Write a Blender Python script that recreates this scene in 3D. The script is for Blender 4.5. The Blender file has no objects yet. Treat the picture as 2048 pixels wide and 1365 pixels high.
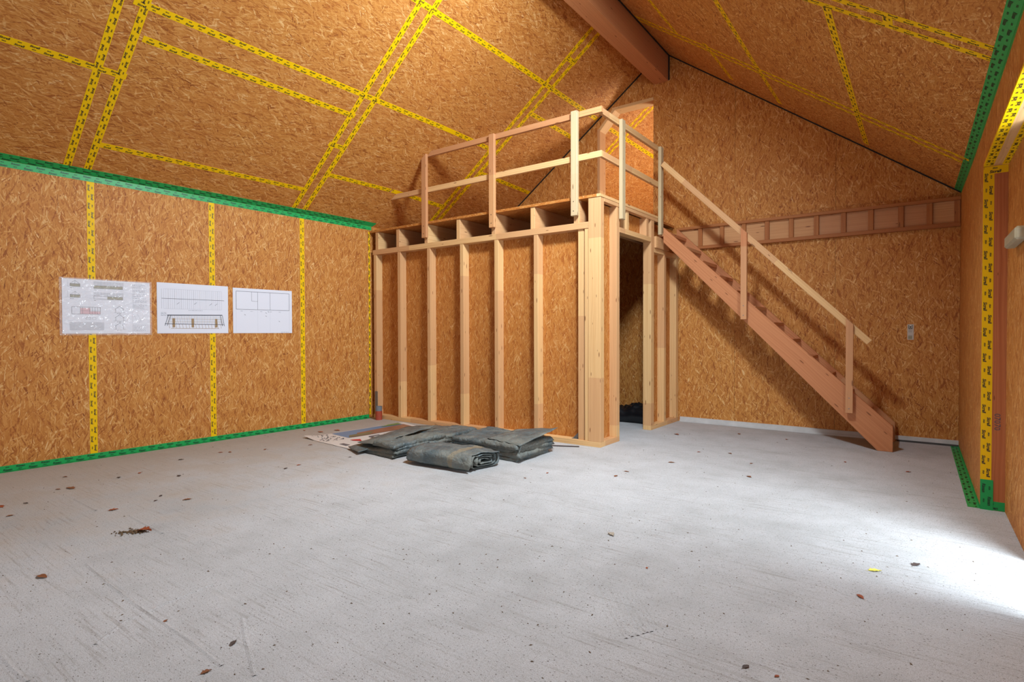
import bpy, math, random
from mathutils import Vector, Matrix, noise as mnoise
random.seed(7)
SC = bpy.context.scene
COL = SC.collection

# ------------------------------------------------------------------ camera
def set_camera():
    yaw, pitch, roll = math.radians(36.01), math.radians(-0.896), math.radians(-0.153)
    r = Vector((math.cos(yaw), math.sin(yaw), 0))
    f0 = Vector((-math.sin(yaw), math.cos(yaw), 0))
    f = f0*math.cos(pitch) + Vector((0, 0, 1))*math.sin(pitch)
    u = Vector((0, 0, 1))*math.cos(pitch) - f0*math.sin(pitch)
    r2 = r*math.cos(roll) + u*math.sin(roll)
    u2 = u*math.cos(roll) - r*math.sin(roll)
    cam = bpy.data.cameras.new('camera')
    cam.sensor_width = 36.0
    cam.lens = 36.0*1117.4/2048
    cam.clip_start = 0.02
    o = bpy.data.objects.new('camera', cam)
    m = Matrix.Identity(4)
    for i in range(3):
        m[i][0], m[i][1], m[i][2] = r2[i], u2[i], -f[i]
    m[0][3], m[1][3], m[2][3] = 0, 0, 1.33
    o.matrix_world = m
    COL.objects.link(o)
    SC.camera = o
set_camera()

# ------------------------------------------------------------------ world, light, exposure
W = bpy.data.worlds.new('sky'); SC.world = W; W.use_nodes = True
_n = W.node_tree.nodes; _l = W.node_tree.links
_bg = _n['Background']
_bg.inputs[0].default_value = (0.72, 0.84, 1.0, 1); _bg.inputs[1].default_value = 1.6

def area(name, loc, direction, sx, sy, power, color=(1, 1, 1), spread=180):
    l = bpy.data.lights.new(name, 'AREA'); l.shape = 'RECTANGLE'; l.size = sx; l.size_y = sy
    l.energy = power; l.color = color; l.spread = math.radians(spread)
    o = bpy.data.objects.new(name, l); o.location = loc
    o.rotation_euler = Vector(direction).to_track_quat('-Z', 'Y').to_euler()
    COL.objects.link(o); return o
DAY = (0.82, 0.92, 1.0)
area('rooflight_daylight', (-1.62, 3.92, 4.43), (-0.71, 0.0, -0.70), 0.6, 0.6, 255, DAY)
area('doorway_daylight', (1.55, 3.0, 1.75), (-0.85, 0.62, -0.42), 1.5, 1.7, 175, DAY)
area('rear_fill_light', (-3.4, -3.3, 2.0), (0, 1, -0.30), 3.6, 2.2, 34, DAY, 130)  # added fill lamp behind the camera, no window built there
area('next_room_daylight', (-1.2, 10.6, 2.0), (-0.7, -0.1, 1), 1.6, 1.6, 150, (1.0, 0.93, 0.84))

vs = SC.view_settings
vs.view_transform = 'Standard'; vs.look = 'None'; vs.gamma = 1.0; vs.use_curve_mapping = False
vs.exposure = 0.30
SC.cycles.max_bounces = 10; SC.cycles.diffuse_bounces = 8
SC.cycles.sample_clamp_indirect = 6.0
SC.cycles.use_denoising = True

# ------------------------------------------------------------------ materials
def new_mat(name):
    m = bpy.data.materials.new(name); m.use_nodes = True
    nt = m.node_tree
    for n in list(nt.nodes): nt.nodes.remove(n)
    out = nt.nodes.new('ShaderNodeOutputMaterial'); b = nt.nodes.new('ShaderNodeBsdfPrincipled')
    nt.links.new(b.outputs[0], out.inputs[0])
    return m, nt, b
class NT:
    def __init__(s, nt): s.nt = nt
    def put(s, sock, v):
        if isinstance(v, bpy.types.NodeSocket): s.nt.links.new(v, sock)
        else: sock.default_value = v
    def node(s, t, **kw):
        n = s.nt.nodes.new(t)
        for k, v in kw.items(): setattr(n, k, v)
        return n
    def math(s, op, a, b=0.0, c=0.0):
        n = s.node('ShaderNodeMath', operation=op); s.put(n.inputs[0], a); s.put(n.inputs[1], b); s.put(n.inputs[2], c); return n.outputs[0]
    def mapping(s, vec, scale=(1, 1, 1), rot=(0, 0, 0), loc=(0, 0, 0)):
        n = s.node('ShaderNodeMapping'); s.put(n.inputs[0], vec); s.put(n.inputs[1], loc); s.put(n.inputs[2], rot); s.put(n.inputs[3], scale); return n.outputs[0]
    def noise(s, vec, scale, detail=3.0, rough=0.5, dist=0.0):
        n = s.node('ShaderNodeTexNoise'); s.put(n.inputs['Vector'], vec); s.put(n.inputs['Scale'], scale); s.put(n.inputs['Detail'], detail); s.put(n.inputs['Roughness'], rough); s.put(n.inputs['Distortion'], dist); return n
    def voro(s, vec, scale=1.0, metric='EUCLIDEAN', feature='F1', rnd=1.0):
        n = s.node('ShaderNodeTexVoronoi', voronoi_dimensions='2D', feature=feature)
        if feature in ('F1', 'F2'): n.distance = metric
        s.put(n.inputs['Vector'], vec); s.put(n.inputs['Scale'], scale); s.put(n.inputs['Randomness'], rnd); return n
    def ramp(s, fac, stops, interp='LINEAR'):
        n = s.node('ShaderNodeValToRGB'); s.put(n.inputs[0], fac); cr = n.color_ramp; cr.interpolation = interp
        while len(cr.elements) < len(stops): cr.elements.new(0.5)
        for e, (p, c) in zip(cr.elements, stops): e.position = p; e.color = (*c, 1)
        return n.outputs[0]
    def mix(s, fac, a, b, mode='MIX'):
        n = s.node('ShaderNodeMix', data_type='RGBA', blend_type=mode); s.put(n.inputs[0], fac); s.put(n.inputs[6], a); s.put(n.inputs[7], b); return n.outputs[2]
    def mixf(s, fac, a, b):
        n = s.node('ShaderNodeMix', data_type='FLOAT'); s.put(n.inputs[0], fac); s.put(n.inputs[2], a); s.put(n.inputs[3], b); return n.outputs[0]
    def bump(s, h, strength, dist=0.002):
        n = s.node('ShaderNodeBump'); s.put(n.inputs['Height'], h); n.inputs['Strength'].default_value = strength; n.inputs['Distance'].default_value = dist; return n.outputs[0]
def srgb(r, g, b):
    f = lambda c: (c/255/12.92) if c/255 <= 0.04045 else ((c/255+0.055)/1.055)**2.4
    return (f(r), f(g), f(b))

def osb_material(name, bright=1.0, warm=0.0):
    m, nt, b = new_mat(name); T = NT(nt)
    uv = T.node('ShaderNodeUVMap').outputs[0]
    rnd = T.node('ShaderNodeObjectInfo').outputs['Random']
    off = T.node('ShaderNodeCombineXYZ'); T.put(off.inputs[0], T.math('MULTIPLY', rnd, 37.3)); T.put(off.inputs[1], T.math('MULTIPLY', rnd, 91.7))
    va = T.node('ShaderNodeVectorMath', operation='ADD'); T.put(va.inputs[0], uv); T.put(va.inputs[1], off.outputs[0])
    wn = T.noise(va.outputs[0], 26, 3)
    wsub = T.node('ShaderNodeVectorMath', operation='SUBTRACT'); T.put(wsub.inputs[0], wn.outputs['Color']); wsub.inputs[1].default_value = (0.5, 0.5, 0.5)
    wsc = T.node('ShaderNodeVectorMath', operation='SCALE'); T.put(wsc.inputs[0], wsub.outputs[0]); wsc.inputs['Scale'].default_value = 0.02
    wv = T.node('ShaderNodeVectorMath', operation='ADD'); T.put(wv.inputs[0], va.outputs[0]); T.put(wv.inputs[1], wsc.outputs[0])
    P = wv.outputs[0]
    val = None
    #  angle  length/m  width/m  share shown above
    for i, (ang, su, sv, th) in enumerate([(4, 7, 40, None), (38, 7.5, 46, .52), (-34, 8, 50, .55), (74, 9, 46, .82), (-12, 9, 66, .5), (20, 12, 96, .66), (-26, 13, 104, .68), (48, 14, 110, .82), (5, 14, 180, .74)]):
        rot = T.mapping(P, (1, 1, 1), (0, 0, math.radians(ang)))
        mp = T.mapping(rot, (su, sv, 1), (0, 0, 0), (i*3.7, i*5.1, 0))
        v = T.voro(mp, 1.0, 'CHEBYCHEV')
        sep = T.node('ShaderNodeSeparateColor'); T.put(sep.inputs[0], v.outputs['Color'])
        grain = T.noise(T.mapping(rot, (9, 260, 1)), 1.0, 2)
        cv = T.math('ADD', T.math('ADD', T.math('MULTIPLY', sep.outputs[0], 0.5), T.math('MULTIPLY', sep.outputs[2], 0.5)), T.math('MULTIPLY', T.math('SUBTRACT', grain.outputs['Fac'], 0.5), 0.45))
        cv = T.math('ADD', cv, T.math('MULTIPLY', T.math('POWER', v.outputs['Distance'], 4.0), -0.25))
        if th is None: val = cv
        else: val = T.mixf(T.math('GREATER_THAN', sep.outputs[1], th), val, cv)
    val = T.math('ADD', 0.5, T.math('MULTIPLY', T.math('SUBTRACT', val, 0.5), 0.86))
    # scattered dark bark slivers and bright straw slivers
    for ang, su, sv, tgt, th in ((12, 11, 60, 0.04, .972), (-20, 13, 70, 0.08, .975), (32, 9, 64, 0.98, .984), (-42, 13, 80, 0.95, .984), (80, 15, 84, .95, .987)):
        v = T.voro(T.mapping(T.mapping(P, (1, 1, 1), (0, 0, math.radians(ang))), (su, sv, 1), (0, 0, 0), (ang, su, 0)), 1.0, 'CHEBYCHEV')
        sep = T.node('ShaderNodeSeparateColor'); T.put(sep.inputs[0], v.outputs['Color'])
        val = T.mixf(T.math('MULTIPLY', T.math('GREATER_THAN', sep.outputs[1], th), 0.55), val, tgt)
    k = bright
    sc = lambda r, g, bb: tuple(min(1, c*k) for c in srgb(r, g, bb))
    col = T.ramp(val, [(0.0, sc(114, 58, 24)), (0.20, sc(158, 92, 38)), (0.38, sc(184, 120, 54)), (0.54, sc(194, 132, 63)), (0.74, sc(207, 151, 82)), (1.0, sc(234, 199, 142))])
    big = T.noise(P, 1.3, 2)
    col = T.mix(T.math('MULTIPLY', T.math('SUBTRACT', big.outputs['Fac'], 0.35), 0.5), col, (*sc(180, 106, 48), 1))
    if warm: col = T.mix(warm, col, (*srgb(180, 100, 38), 1), 'MIX')
    T.put(b.inputs['Base Color'], col)
    b.inputs['Roughness'].default_value = 0.62
    b.inputs['Specular IOR Level'].default_value = 0.3
    T.put(b.inputs['Normal'], T.bump(val, 0.22, 0.0012))
    return m

def wood_material(name, light, mid, knot=(112, 64, 34), pink=(196, 132, 92), seg=0.55, kn=1.0):
    m, nt, b = new_mat(name); T = NT(nt)
    uv = T.node('ShaderNodeUVMap').outputs[0]
    rnd = T.node('ShaderNodeObjectInfo').outputs['Random']
    off = T.node('ShaderNodeCombineXYZ'); T.put(off.inputs[0], T.math('MULTIPLY', rnd, 53.1)); T.put(off.inputs[1], T.math('MULTIPLY', rnd, 17.9))
    va = T.node('ShaderNodeVectorMath', operation='ADD'); T.put(va.inputs[0], uv); T.put(va.inputs[1], off.outputs[0])
    P = va.outputs[0]
    # knots bend the grain
    kv = T.voro(T.mapping(P, (3.4, 17, 1)), 1.0)
    ks = T.node('ShaderNodeSeparateColor'); T.put(ks.inputs[0], kv.outputs['Color'])
    kd = T.math('DIVIDE', kv.outputs['Distance'], T.mixf(ks.outputs[1], 0.04, 0.15))
    isk = T.math('GREATER_THAN', ks.outputs[0], 1-0.32*kn)
    kmask = T.math('MULTIPLY', isk, T.math('MINIMUM', 1.0, T.math('MAXIMUM', 0.0, T.math('MULTIPLY', T.math('SUBTRACT', 1.0, kd), 2.2))))
    wob = T.noise(T.mapping(P, (1.1, 5, 1)), 1.0, 2)
    sx = T.node('ShaderNodeSeparateXYZ'); T.put(sx.inputs[0], P)
    vv = T.math('ADD', sx.outputs[1], T.math('MULTIPLY', wob.outputs['Fac'], 0.06))
    cmb = T.node('ShaderNodeCombineXYZ'); T.put(cmb.inputs[0], T.math('MULTIPLY', sx.outputs[0], 0.5)); T.put(cmb.inputs[1], T.math('MULTIPLY', vv, 70))
    g1 = T.noise(cmb.outputs[0], 1.0, 2)
    g2 = T.noise(T.mapping(P, (5, 380, 1)), 1.0, 2)
    g = T.math('ADD', T.math('MULTIPLY', g1.outputs['Fac'], 0.75), T.math('MULTIPLY', g2.outputs['Fac'], 0.25))
    col = T.ramp(g, [(0.25, srgb(*mid)), (0.60, srgb(*light))])
    cell = T.math('FLOOR', T.math('ADD', T.math('MULTIPLY', sx.outputs[0], 0.62), T.math('MULTIPLY', rnd, 3.3)))
    wnz = T.node('ShaderNodeTexWhiteNoise', noise_dimensions='2D')
    c2 = T.node('ShaderNodeCombineXYZ'); T.put(c2.inputs[0], cell); T.put(c2.inputs[1], rnd); T.put(wnz.inputs['Vector'], c2.outputs[0])
    pk = T.math('MULTIPLY', T.math('GREATER_THAN', wnz.outputs['Value'], 0.62), seg)
    col = T.mix(pk, col, T.mix(g, (*srgb(*[int(c*0.88) for c in pink]), 1), (*srgb(*pink), 1)))
    col = T.mix(T.math('MULTIPLY', kmask, 0.85), col, (*srgb(*knot), 1))
    T.put(b.inputs['Base Color'], col)
    b.inputs['Roughness'].default_value = 0.58
    b.inputs['Specular IOR Level'].default_value = 0.3
    T.put(b.inputs['Normal'], T.bump(g, 0.15, 0.001))
    return m

def plain(name, rgb, rough=0.6, metal=0.0, spec=0.5, var=0.0, vs_=20, bump=0.0):
    m, nt, b = new_mat(name); T = NT(nt)
    c = srgb(*rgb)
    if var or bump:
        co = T.node('ShaderNodeTexCoord').outputs['Object']
        n = T.noise(co, vs_, 4)
        if var: T.put(b.inputs['Base Color'], T.mix(n.outputs['Fac'], (*[x*(1-var) for x in c], 1), (*[min(1, x*(1+var)) for x in c], 1)))
        else: b.inputs['Base Color'].default_value = (*c, 1)
        if bump: T.put(b.inputs['Normal'], T.bump(n.outputs['Fac'], bump, 0.004))
    else: b.inputs['Base Color'].default_value = (*c, 1)
    b.inputs['Roughness'].default_value = rough; b.inputs['Metallic'].default_value = metal; b.inputs['Specular IOR Level'].default_value = spec
    return m

def concrete_material():
    m, nt, b = new_mat('brushed_concrete'); T = NT(nt)
    co = T.node('ShaderNodeTexCoord').outputs['Object']
    n1 = T.noise(co, 0.55, 4, 0.55); n2 = T.noise(co, 3.5, 5, 0.6); n3 = T.noise(co, 160, 3, 0.7)
    base = T.ramp(T.math('ADD', T.math('MULTIPLY', n1.outputs['Fac'], 0.6), T.math('MULTIPLY', n2.outputs['Fac'], 0.4)),
                  [(0.30, srgb(166, 168, 168)), (0.50, srgb(192, 195, 197)), (0.72, srgb(210, 213, 216))])
    # trowel strokes, two directions picked by a slow noise
    sel = T.math('GREATER_THAN', T.noise(co, 0.8, 1).outputs['Fac'], 0.52)
    sa = T.noise(T.mapping(co, (2.2, 55, 1), (0, 0, math.radians(-58))), 1.0, 4, 0.62)
    sb = T.noise(T.mapping(co, (2.5, 70, 1), (0, 0, math.radians(-8))), 1.0, 4, 0.62)
    st = T.mixf(sel, sa.outputs['Fac'], sb.outputs['Fac'])
    stm = T.ramp(st, [(0.33, (1, 1, 1)), (0.47, (0, 0, 0))])
    patch = T.ramp(T.noise(co, 1.7, 2).outputs['Fac'], [(0.38, (0, 0, 0)), (0.58, (1, 1, 1))])
    col = T.mix(T.math('MULTIPLY', T.math('MULTIPLY', stm, patch), 0.55), base, (*srgb(138, 132, 124), 1))
    # dark grit
    for scl, th, cc, amt in ((38, 0.10, (84, 74, 64), 0.9), (95, 0.13, (112, 102, 92), 0.75), (210, 0.2, (150, 146, 140), 0.6)):
        v = T.voro(T.mapping(co, (1, 1.8, 1), (0, 0, 0.6)), scl)
        sp = T.node('ShaderNodeSeparateColor'); T.put(sp.inputs[0], v.outputs['Color'])
        mk = T.math('MULTIPLY', T.math('LESS_THAN', v.outputs['Distance'], T.math('MULTIPLY', sp.outputs[0], th*1.6)), T.math('GREATER_THAN', sp.outputs[1], 0.55))
        col = T.mix(T.math('MULTIPLY', mk, amt), col, (*srgb(*cc), 1))
    fg = T.noise(co, 240, 2, 0.7)
    col = T.mix(T.math('MULTIPLY', T.ramp(fg.outputs['Fac'], [(0.34, (1, 1, 1)), (0.56, (0, 0, 0))]), 0.6), col, (*srgb(142, 140, 136), 1))
    fg2 = T.noise(T.mapping(co, (1, 1.7, 1), (0, 0, .5)), 70, 3, 0.75)
    col = T.mix(T.math('MULTIPLY', T.ramp(fg2.outputs['Fac'], [(0.33, (1, 1, 1)), (0.46, (0, 0, 0))]), 0.5), col, (*srgb(132, 128, 122), 1))
    # dusty brown film towards the left wall
    sx = T.node('ShaderNodeSeparateXYZ'); T.put(sx.inputs[0], co)
    dl = T.ramp(T.math('ADD', T.math('MULTIPLY', sx.outputs[0], -0.16), T.math('MULTIPLY', T.math('SUBTRACT', n2.outputs['Fac'], 0.5), 0.9)), [(0.62, (0, 0, 0)), (1.15, (1, 1, 1))])
    col = T.mix(T.math('MULTIPLY', dl, 0.6), col, (*srgb(160, 146, 128), 1))
    T.put(b.inputs['Base Color'], col)
    b.inputs['Roughness'].default_value = 0.78; b.inputs['Specular IOR Level'].default_value = 0.25
    h = T.math('ADD', T.math('MULTIPLY', st, 0.8), T.math('ADD', T.math('MULTIPLY', n3.outputs['Fac'], 0.45), T.math('MULTIPLY', n2.outputs['Fac'], 0.5)))
    T.put(b.inputs['Normal'], T.bump(h, 0.55, 0.006))
    return m

def tarp_material(name, a, c, dust, rough=0.36, streak=None):
    m, nt, b = new_mat(name); T = NT(nt)
    co = T.node('ShaderNodeTexCoord').outputs['Object']
    n = T.noise(co, 6, 5, 0.6); n2 = T.noise(co, 90, 4, 0.7)
    col = T.ramp(n.outputs['Fac'], [(0.3, srgb(*a)), (0.7, srgb(*c))])
    d = T.ramp(T.math('ADD', T.math('MULTIPLY', T.noise(co, 3.2, 4).outputs['Fac'], 0.6), T.math('MULTIPLY', n2.outputs['Fac'], 0.4)), [(0.46, (0, 0, 0)), (0.60, (1, 1, 1))])
    dm = T.math('MULTIPLY', d, 0.45)
    if streak is not None:
        sx = T.node('ShaderNodeSeparateXYZ'); T.put(sx.inputs[0], co)
        w = T.math('ABSOLUTE', T.math('SUBTRACT', T.math('ADD', sx.outputs[0], T.math('MULTIPLY', T.math('SUBTRACT', n.outputs['Fac'], .5), .12)), streak))
        dm = T.math('MAXIMUM', dm, T.math('MULTIPLY', T.math('LESS_THAN', w, .035), T.math('MULTIPLY', n2.outputs['Fac'], 1.5)))
    T.put(b.inputs['Base Color'], T.mix(dm, col, (*srgb(*dust), 1)))
    T.put(b.inputs['Roughness'], T.mixf(d, rough, 0.8))
    # crumples
    cr = None
    for sc_ in (7, 17):
        v = T.node('ShaderNodeTexVoronoi', feature='DISTANCE_TO_EDGE'); T.put(v.inputs['Vector'], T.mapping(co, (1, 1.6, 1.3), (0, 0, .6))); v.inputs['Scale'].default_value = sc_
        k = T.math('MULTIPLY', T.math('MINIMUM', v.outputs['Distance'], 0.25), 2.2 if sc_ == 7 else 1.0)
        cr = k if cr is None else T.math('ADD', cr, k)
    T.put(b.inputs['Normal'], T.bump(T.math('ADD', cr, T.math('ADD', T.math('MULTIPLY', n.outputs['Fac'], 0.8), T.math('MULTIPLY', n2.outputs['Fac'], 0.1))), 0.55, 0.02))
    return m

MAT = {}
MAT['osb'] = osb_material('osb_board', 1.0)
MAT['osb_warm'] = osb_material('osb_board_amber', 0.92, 0.25)
MAT['pine'] = wood_material('pine_stud', (220, 180, 126), (200, 152, 98), pink=(204, 148, 104), seg=0.55)
MAT['pine_pale'] = wood_material('pine_pale', (192, 173, 136), (174, 152, 114), seg=0.1)
MAT['pine_red'] = wood_material('pine_reddish', (206, 156, 106), (186, 130, 84), pink=(196, 136, 94), seg=0.6)
MAT['stringer'] = wood_material('stringer_pine', (194, 130, 86), (174, 108, 68), pink=(208, 158, 112), seg=0.6, kn=0.8)
MAT['glulam'] = wood_material('glulam_beam', (196, 134, 84), (178, 114, 66), seg=0.35, kn=0.5)
MAT['larch'] = wood_material('larch_jamb', (186, 112, 66), (152, 80, 42), pink=(180, 104, 64), seg=0.3, kn=0.8)
MAT['ledger'] = wood_material('shaded_pine', (176, 114, 62), (152, 90, 46), pink=(166, 100, 54), seg=0.4)  # darker pine, the ledger's shade is put into its colour
MAT['concrete'] = concrete_material()
MAT['tape_y'] = plain('yellow_tape', (236, 192, 2), 0.55, spec=0.22)
MAT['tape_g'] = plain('green_tape', (34, 162, 84), 0.42, spec=0.3)
MAT['print'] = plain('black_print', (30, 32, 24), 0.5)
MAT['print_g'] = plain('dark_green_print', (8, 58, 34), 0.5)
MAT['paper'] = plain('white_paper', (222, 226, 236), 0.7)
MAT['ink'] = plain('grey_ink', (70, 74, 84), 0.7)
MAT['ink_light'] = plain('pale_grey_ink', (150, 156, 170), 0.7)
MAT['ink_pale'] = plain('very_pale_grey_ink', (196, 200, 210), 0.7)
MAT['ink_olive'] = plain('olive_ink', (140, 138, 112), 0.7)
MAT['ink_pink'] = plain('pink_ink', (212, 172, 180), 0.7)
MAT['ink_tan'] = plain('tan_ink', (158, 132, 96), 0.7)
MAT['seal'] = plain('black_sealing_strip', (26, 20, 18), 0.7)
MAT['kerb'] = plain('pale_grey_sill', (196, 196, 194), 0.8, var=0.2, vs_=9, bump=0.3)
MAT['bitumen'] = plain('dark_sill_strip', (74, 72, 70), 0.8, var=0.3, vs_=12)
MAT['steel'] = plain('galvanised_steel', (128, 130, 132), 0.45, 0.6)
MAT['pipe'] = plain('red_brown_pipe', (158, 66, 44), 0.5, var=0.2, vs_=30)
MAT['socket'] = plain('grey_plastic', (110, 116, 122), 0.5)
MAT['tarp'] = tarp_material('grey_green_tarp', (66, 80, 84), (100, 116, 120), (138, 128, 106))
MAT['tarp_roll'] = tarp_material('dusty_tarp_roll', (66, 80, 84), (100, 116, 120), (138, 128, 106), streak=.19)
MAT['tarp_in'] = plain('pale_tarp_inside', (150, 158, 158), 0.5)
MAT['black_sheet'] = plain('black_plastic_sheet', (22, 23, 26), 0.28, var=0.4, vs_=6, bump=0.5)
MAT['leaf'] = plain('dry_brown_leaf', (128, 78, 46), 0.7, var=0.4, vs_=60)
MAT['leaf_red'] = plain('russet_leaf', (150, 74, 40), 0.7, var=0.35, vs_=60)
MAT['leaf_yellow'] = plain('yellow_leaf', (222, 214, 96), 0.6, var=0.15, vs_=60)
MAT['leaf_grey'] = plain('pale_grey_leaf', (166, 156, 140), 0.7, var=0.2, vs_=60)
MAT['leaf_dark'] = plain('dark_brown_leaf', (74, 62, 58), 0.7, var=0.3, vs_=60)
MAT['bark'] = plain('bark_crumbs', (104, 84, 60), 0.8, var=0.4, vs_=80)
MAT['batten'] = plain('weathered_grey_wood', (166, 158, 132), 0.65, var=0.2, vs_=25, bump=0.3)
MAT['white_print'] = plain('white_banner', (206, 202, 196), 0.5, var=.08, vs_=4)
MAT['blue_print'] = plain('sky_blue_print', (104, 134, 166), 0.45, var=0.15, vs_=5)
MAT['brown_print'] = plain('roof_brown_print', (142, 98, 78), 0.45, var=0.35, vs_=9)
MAT['olive_print'] = plain('olive_print', (110, 108, 84), 0.45, var=0.3, vs_=9)
MAT['green_print'] = plain('foliage_green_print', (112, 138, 84), 0.45, var=0.3, vs_=12)
MAT['red_print'] = plain('red_print', (190, 52, 58), 0.45)
MAT['grey_print'] = plain('grey_letter_print', (96, 98, 106), 0.45)
MAT['ground'] = plain('outdoor_paving', (170, 166, 158), 0.85, var=0.1, vs_=3)
def film():
    m, nt, b = new_mat('clear_plastic_film'); T = NT(nt)
    co = T.node('ShaderNodeTexCoord').outputs['Object']
    b.inputs['Base Color'].default_value = (1, 1, 1, 1); b.inputs['Roughness'].default_value = 0.16; b.inputs['Specular IOR Level'].default_value = 1.0
    b.inputs['Alpha'].default_value = 0.22
    n = T.noise(co, 9, 3, 0.6, 1.2)
    T.put(b.inputs['Normal'], T.bump(n.outputs['Fac'], 1.0, 0.02))
    return m
MAT['film'] = film()
def glass():
    m, nt, b = new_mat('clear_glass')
    b.inputs['Base Color'].default_value = (0.95, 0.98, 1, 1); b.inputs['Roughness'].default_value = 0.02; b.inputs['Alpha'].default_value = 0.08
    return m
MAT['glass'] = glass()

# ------------------------------------------------------------------ mesh helpers
WORLD = {}
def wloc(o): return WORLD.get(o.name, Vector((0, 0, 0))) if o else Vector((0, 0, 0))
class Mesh:
    """collects faces in world metres; UV: u runs along the grain, in metres"""
    def __init__(s): s.v = []; s.f = []; s.uv = []
    def face(s, pts, g):
        i = len(s.v); pts = [Vector(p) for p in pts]; s.v += pts
        s.f.append(tuple(range(i, i+len(pts))))
        n = (pts[1]-pts[0]).cross(pts[2]-pts[0])
        if n.length < 1e-12 and len(pts) > 3: n = (pts[2]-pts[0]).cross(pts[3]-pts[0])
        if n.length > 1e-12: n.normalize()
        g = Vector(g).normalized(); gp = g - n*g.dot(n)
        if gp.length < 0.3:
            a = Vector((0, 0, 1)) if abs(n.z) < 0.9 else Vector((1, 0, 0))
            gp = a - n*a.dot(n)
        gp.normalize(); w = n.cross(gp)
        s.uv += [(p.dot(gp), p.dot(w)) for p in pts]
    def hexa(s, b, t, g):
        """b, t: matching bottom/top quads, b counter-clockwise seen from t"""
        s.face(b[::-1], g); s.face(t, g)
        for i in range(4):
            j = (i+1) % 4; s.face([b[i], b[j], t[j], t[i]], g)
    def box(s, x0, x1, y0, y1, z0, z1, g=None):
        d = (abs(x1-x0), abs(y1-y0), abs(z1-z0))
        if g is None: g = [(1, 0, 0), (0, 1, 0), (0, 0, 1)][d.index(max(d))]
        b = [(x0, y0, z0), (x1, y0, z0), (x1, y1, z0), (x0, y1, z0)]
        s.hexa(b, [(p[0], p[1], z1) for p in b], g); return s
    def prism(s, poly, ext, g):
        """poly: list of 3D points counter-clockwise seen from the side ext points to"""
        ext = Vector(ext); a = [Vector(p) for p in poly]; c = [p+ext for p in a]
        s.face(a[::-1], g); s.face(c, g)
        for i in range(len(a)):
            j = (i+1) % len(a); s.face([a[i], a[j], c[j], c[i]], g)
        return s
    def beam(s, p, q, side, up, w, h, g=None):
        """bar from p to q; p,q on its axis; side/up unit vectors, w,h sizes"""
        p, q, side, up = Vector(p), Vector(q), Vector(side), Vector(up)
        c = [side*(-w/2)+up*(-h/2), side*(w/2)+up*(-h/2), side*(w/2)+up*(h/2), side*(-w/2)+up*(h/2)]
        s.hexa([p+k for k in c], [q+k for k in c], g or (q-p)); return s
    def tube(s, p, q, r, n=16, r2=None, cap=True):
        p, q = Vector(p), Vector(q); a = (q-p).normalized(); t = a.orthogonal().normalized(); u = a.cross(t); r2 = r if r2 is None else r2
        A = [p+(t*math.cos(6.28318*i/n)+u*math.sin(6.28318*i/n))*r for i in range(n)]
        B = [q+(t*math.cos(6.28318*i/n)+u*math.sin(6.28318*i/n))*r2 for i in range(n)]
        for i in range(n):
            j = (i+1) % n; s.face([A[i], A[j], B[j], B[i]], a)
        if cap: s.face(A[::-1], t); s.face(B, t)
        return s
    def build(s, name, mat, parent=None, bevel=0.0, smooth=False, weld=False):
        base = wloc(parent)
        me = bpy.data.meshes.new(name)
        me.from_pydata([tuple(p-base) for p in s.v], [], s.f)
        ul = me.uv_layers.new(name='UVMap')
        flat = [c for uv in s.uv for c in uv]
        ul.data.foreach_set('uv', flat)
        me.materials.append(MAT[mat] if isinstance(mat, str) else mat)
        if weld or bevel:
            import bmesh
            bm = bmesh.new(); bm.from_mesh(me)
            bmesh.ops.remove_doubles(bm, verts=bm.verts, dist=1e-5)
            if bevel:
                bmesh.ops.bevel(bm, geom=[e for e in bm.edges if len(e.link_faces) == 2 and e.calc_face_angle(0) > 0.5], offset=bevel, segments=1, affect='EDGES')
            bm.to_mesh(me); bm.free()
        if smooth:
            me.polygons.foreach_set('use_smooth', [True]*len(me.polygons))
        o = bpy.data.objects.new(name, me); COL.objects.link(o)
        if parent: o.parent = parent
        WORLD[o.name] = base
        return o
def thing(name, label, cat, loc=(0, 0, 0), group=None):
    o = bpy.data.objects.new(name, None); o.empty_display_size = 0.1; COL.objects.link(o)
    o.location = loc; WORLD[o.name] = Vector(loc)
    o['label'] = label; o['category'] = cat
    if group: o['group'] = group
    return o
def tag(o, label, cat, group=None):
    o['label'] = label; o['category'] = cat
    if group: o['group'] = group
    return o
def struct(o): o['kind'] = 'structure'; return o
def structure(name, loc=(0, 0, 0)):
    o = bpy.data.objects.new(name, None); COL.objects.link(o); o.location = loc; WORLD[o.name] = Vector(loc); o['kind'] = 'structure'; return o

# ------------------------------------------------------------------ room surfaces
XR, YB, YF, YN = 0.385, 8.2, -4.0, 12.4          # right wall, back wall, rear wall, end of next room
RX, RZ = -3.157, 5.56                             # ridge
def lerp(x, xs, ys):
    if x <= xs[0]: return ys[0]
    for i in range(len(xs)-1):
        if x <= xs[i+1]: return ys[i]+(ys[i+1]-ys[i])*(x-xs[i])/(xs[i+1]-xs[i])
    return ys[-1]
def xl(y): return -7.168+0.0407*y
def zel(y): return lerp(y, [-4, 5.8, 8.2, 12.5], [2.995, 2.99, 2.834, 2.834])
def zer(y): return lerp(y, [-4, 4, 6.5, 8.2, 12.5], [2.84, 2.84, 2.86, 2.924, 2.924])
def CL(y, s): return Vector((xl(y)+(RX-xl(y))*s, y, zel(y)+(RZ-zel(y))*s))
def CR(y, s): return Vector((XR+(RX-XR)*s, y, zer(y)+(RZ-zer(y))*s))
def zroof(x, y):
    if x < RX: return zel(y)+(RZ-zel(y))*(x-xl(y))/(RX-xl(y))
    return zer(y)+(RZ-zer(y))*(XR-x)/(XR-RX)
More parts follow.
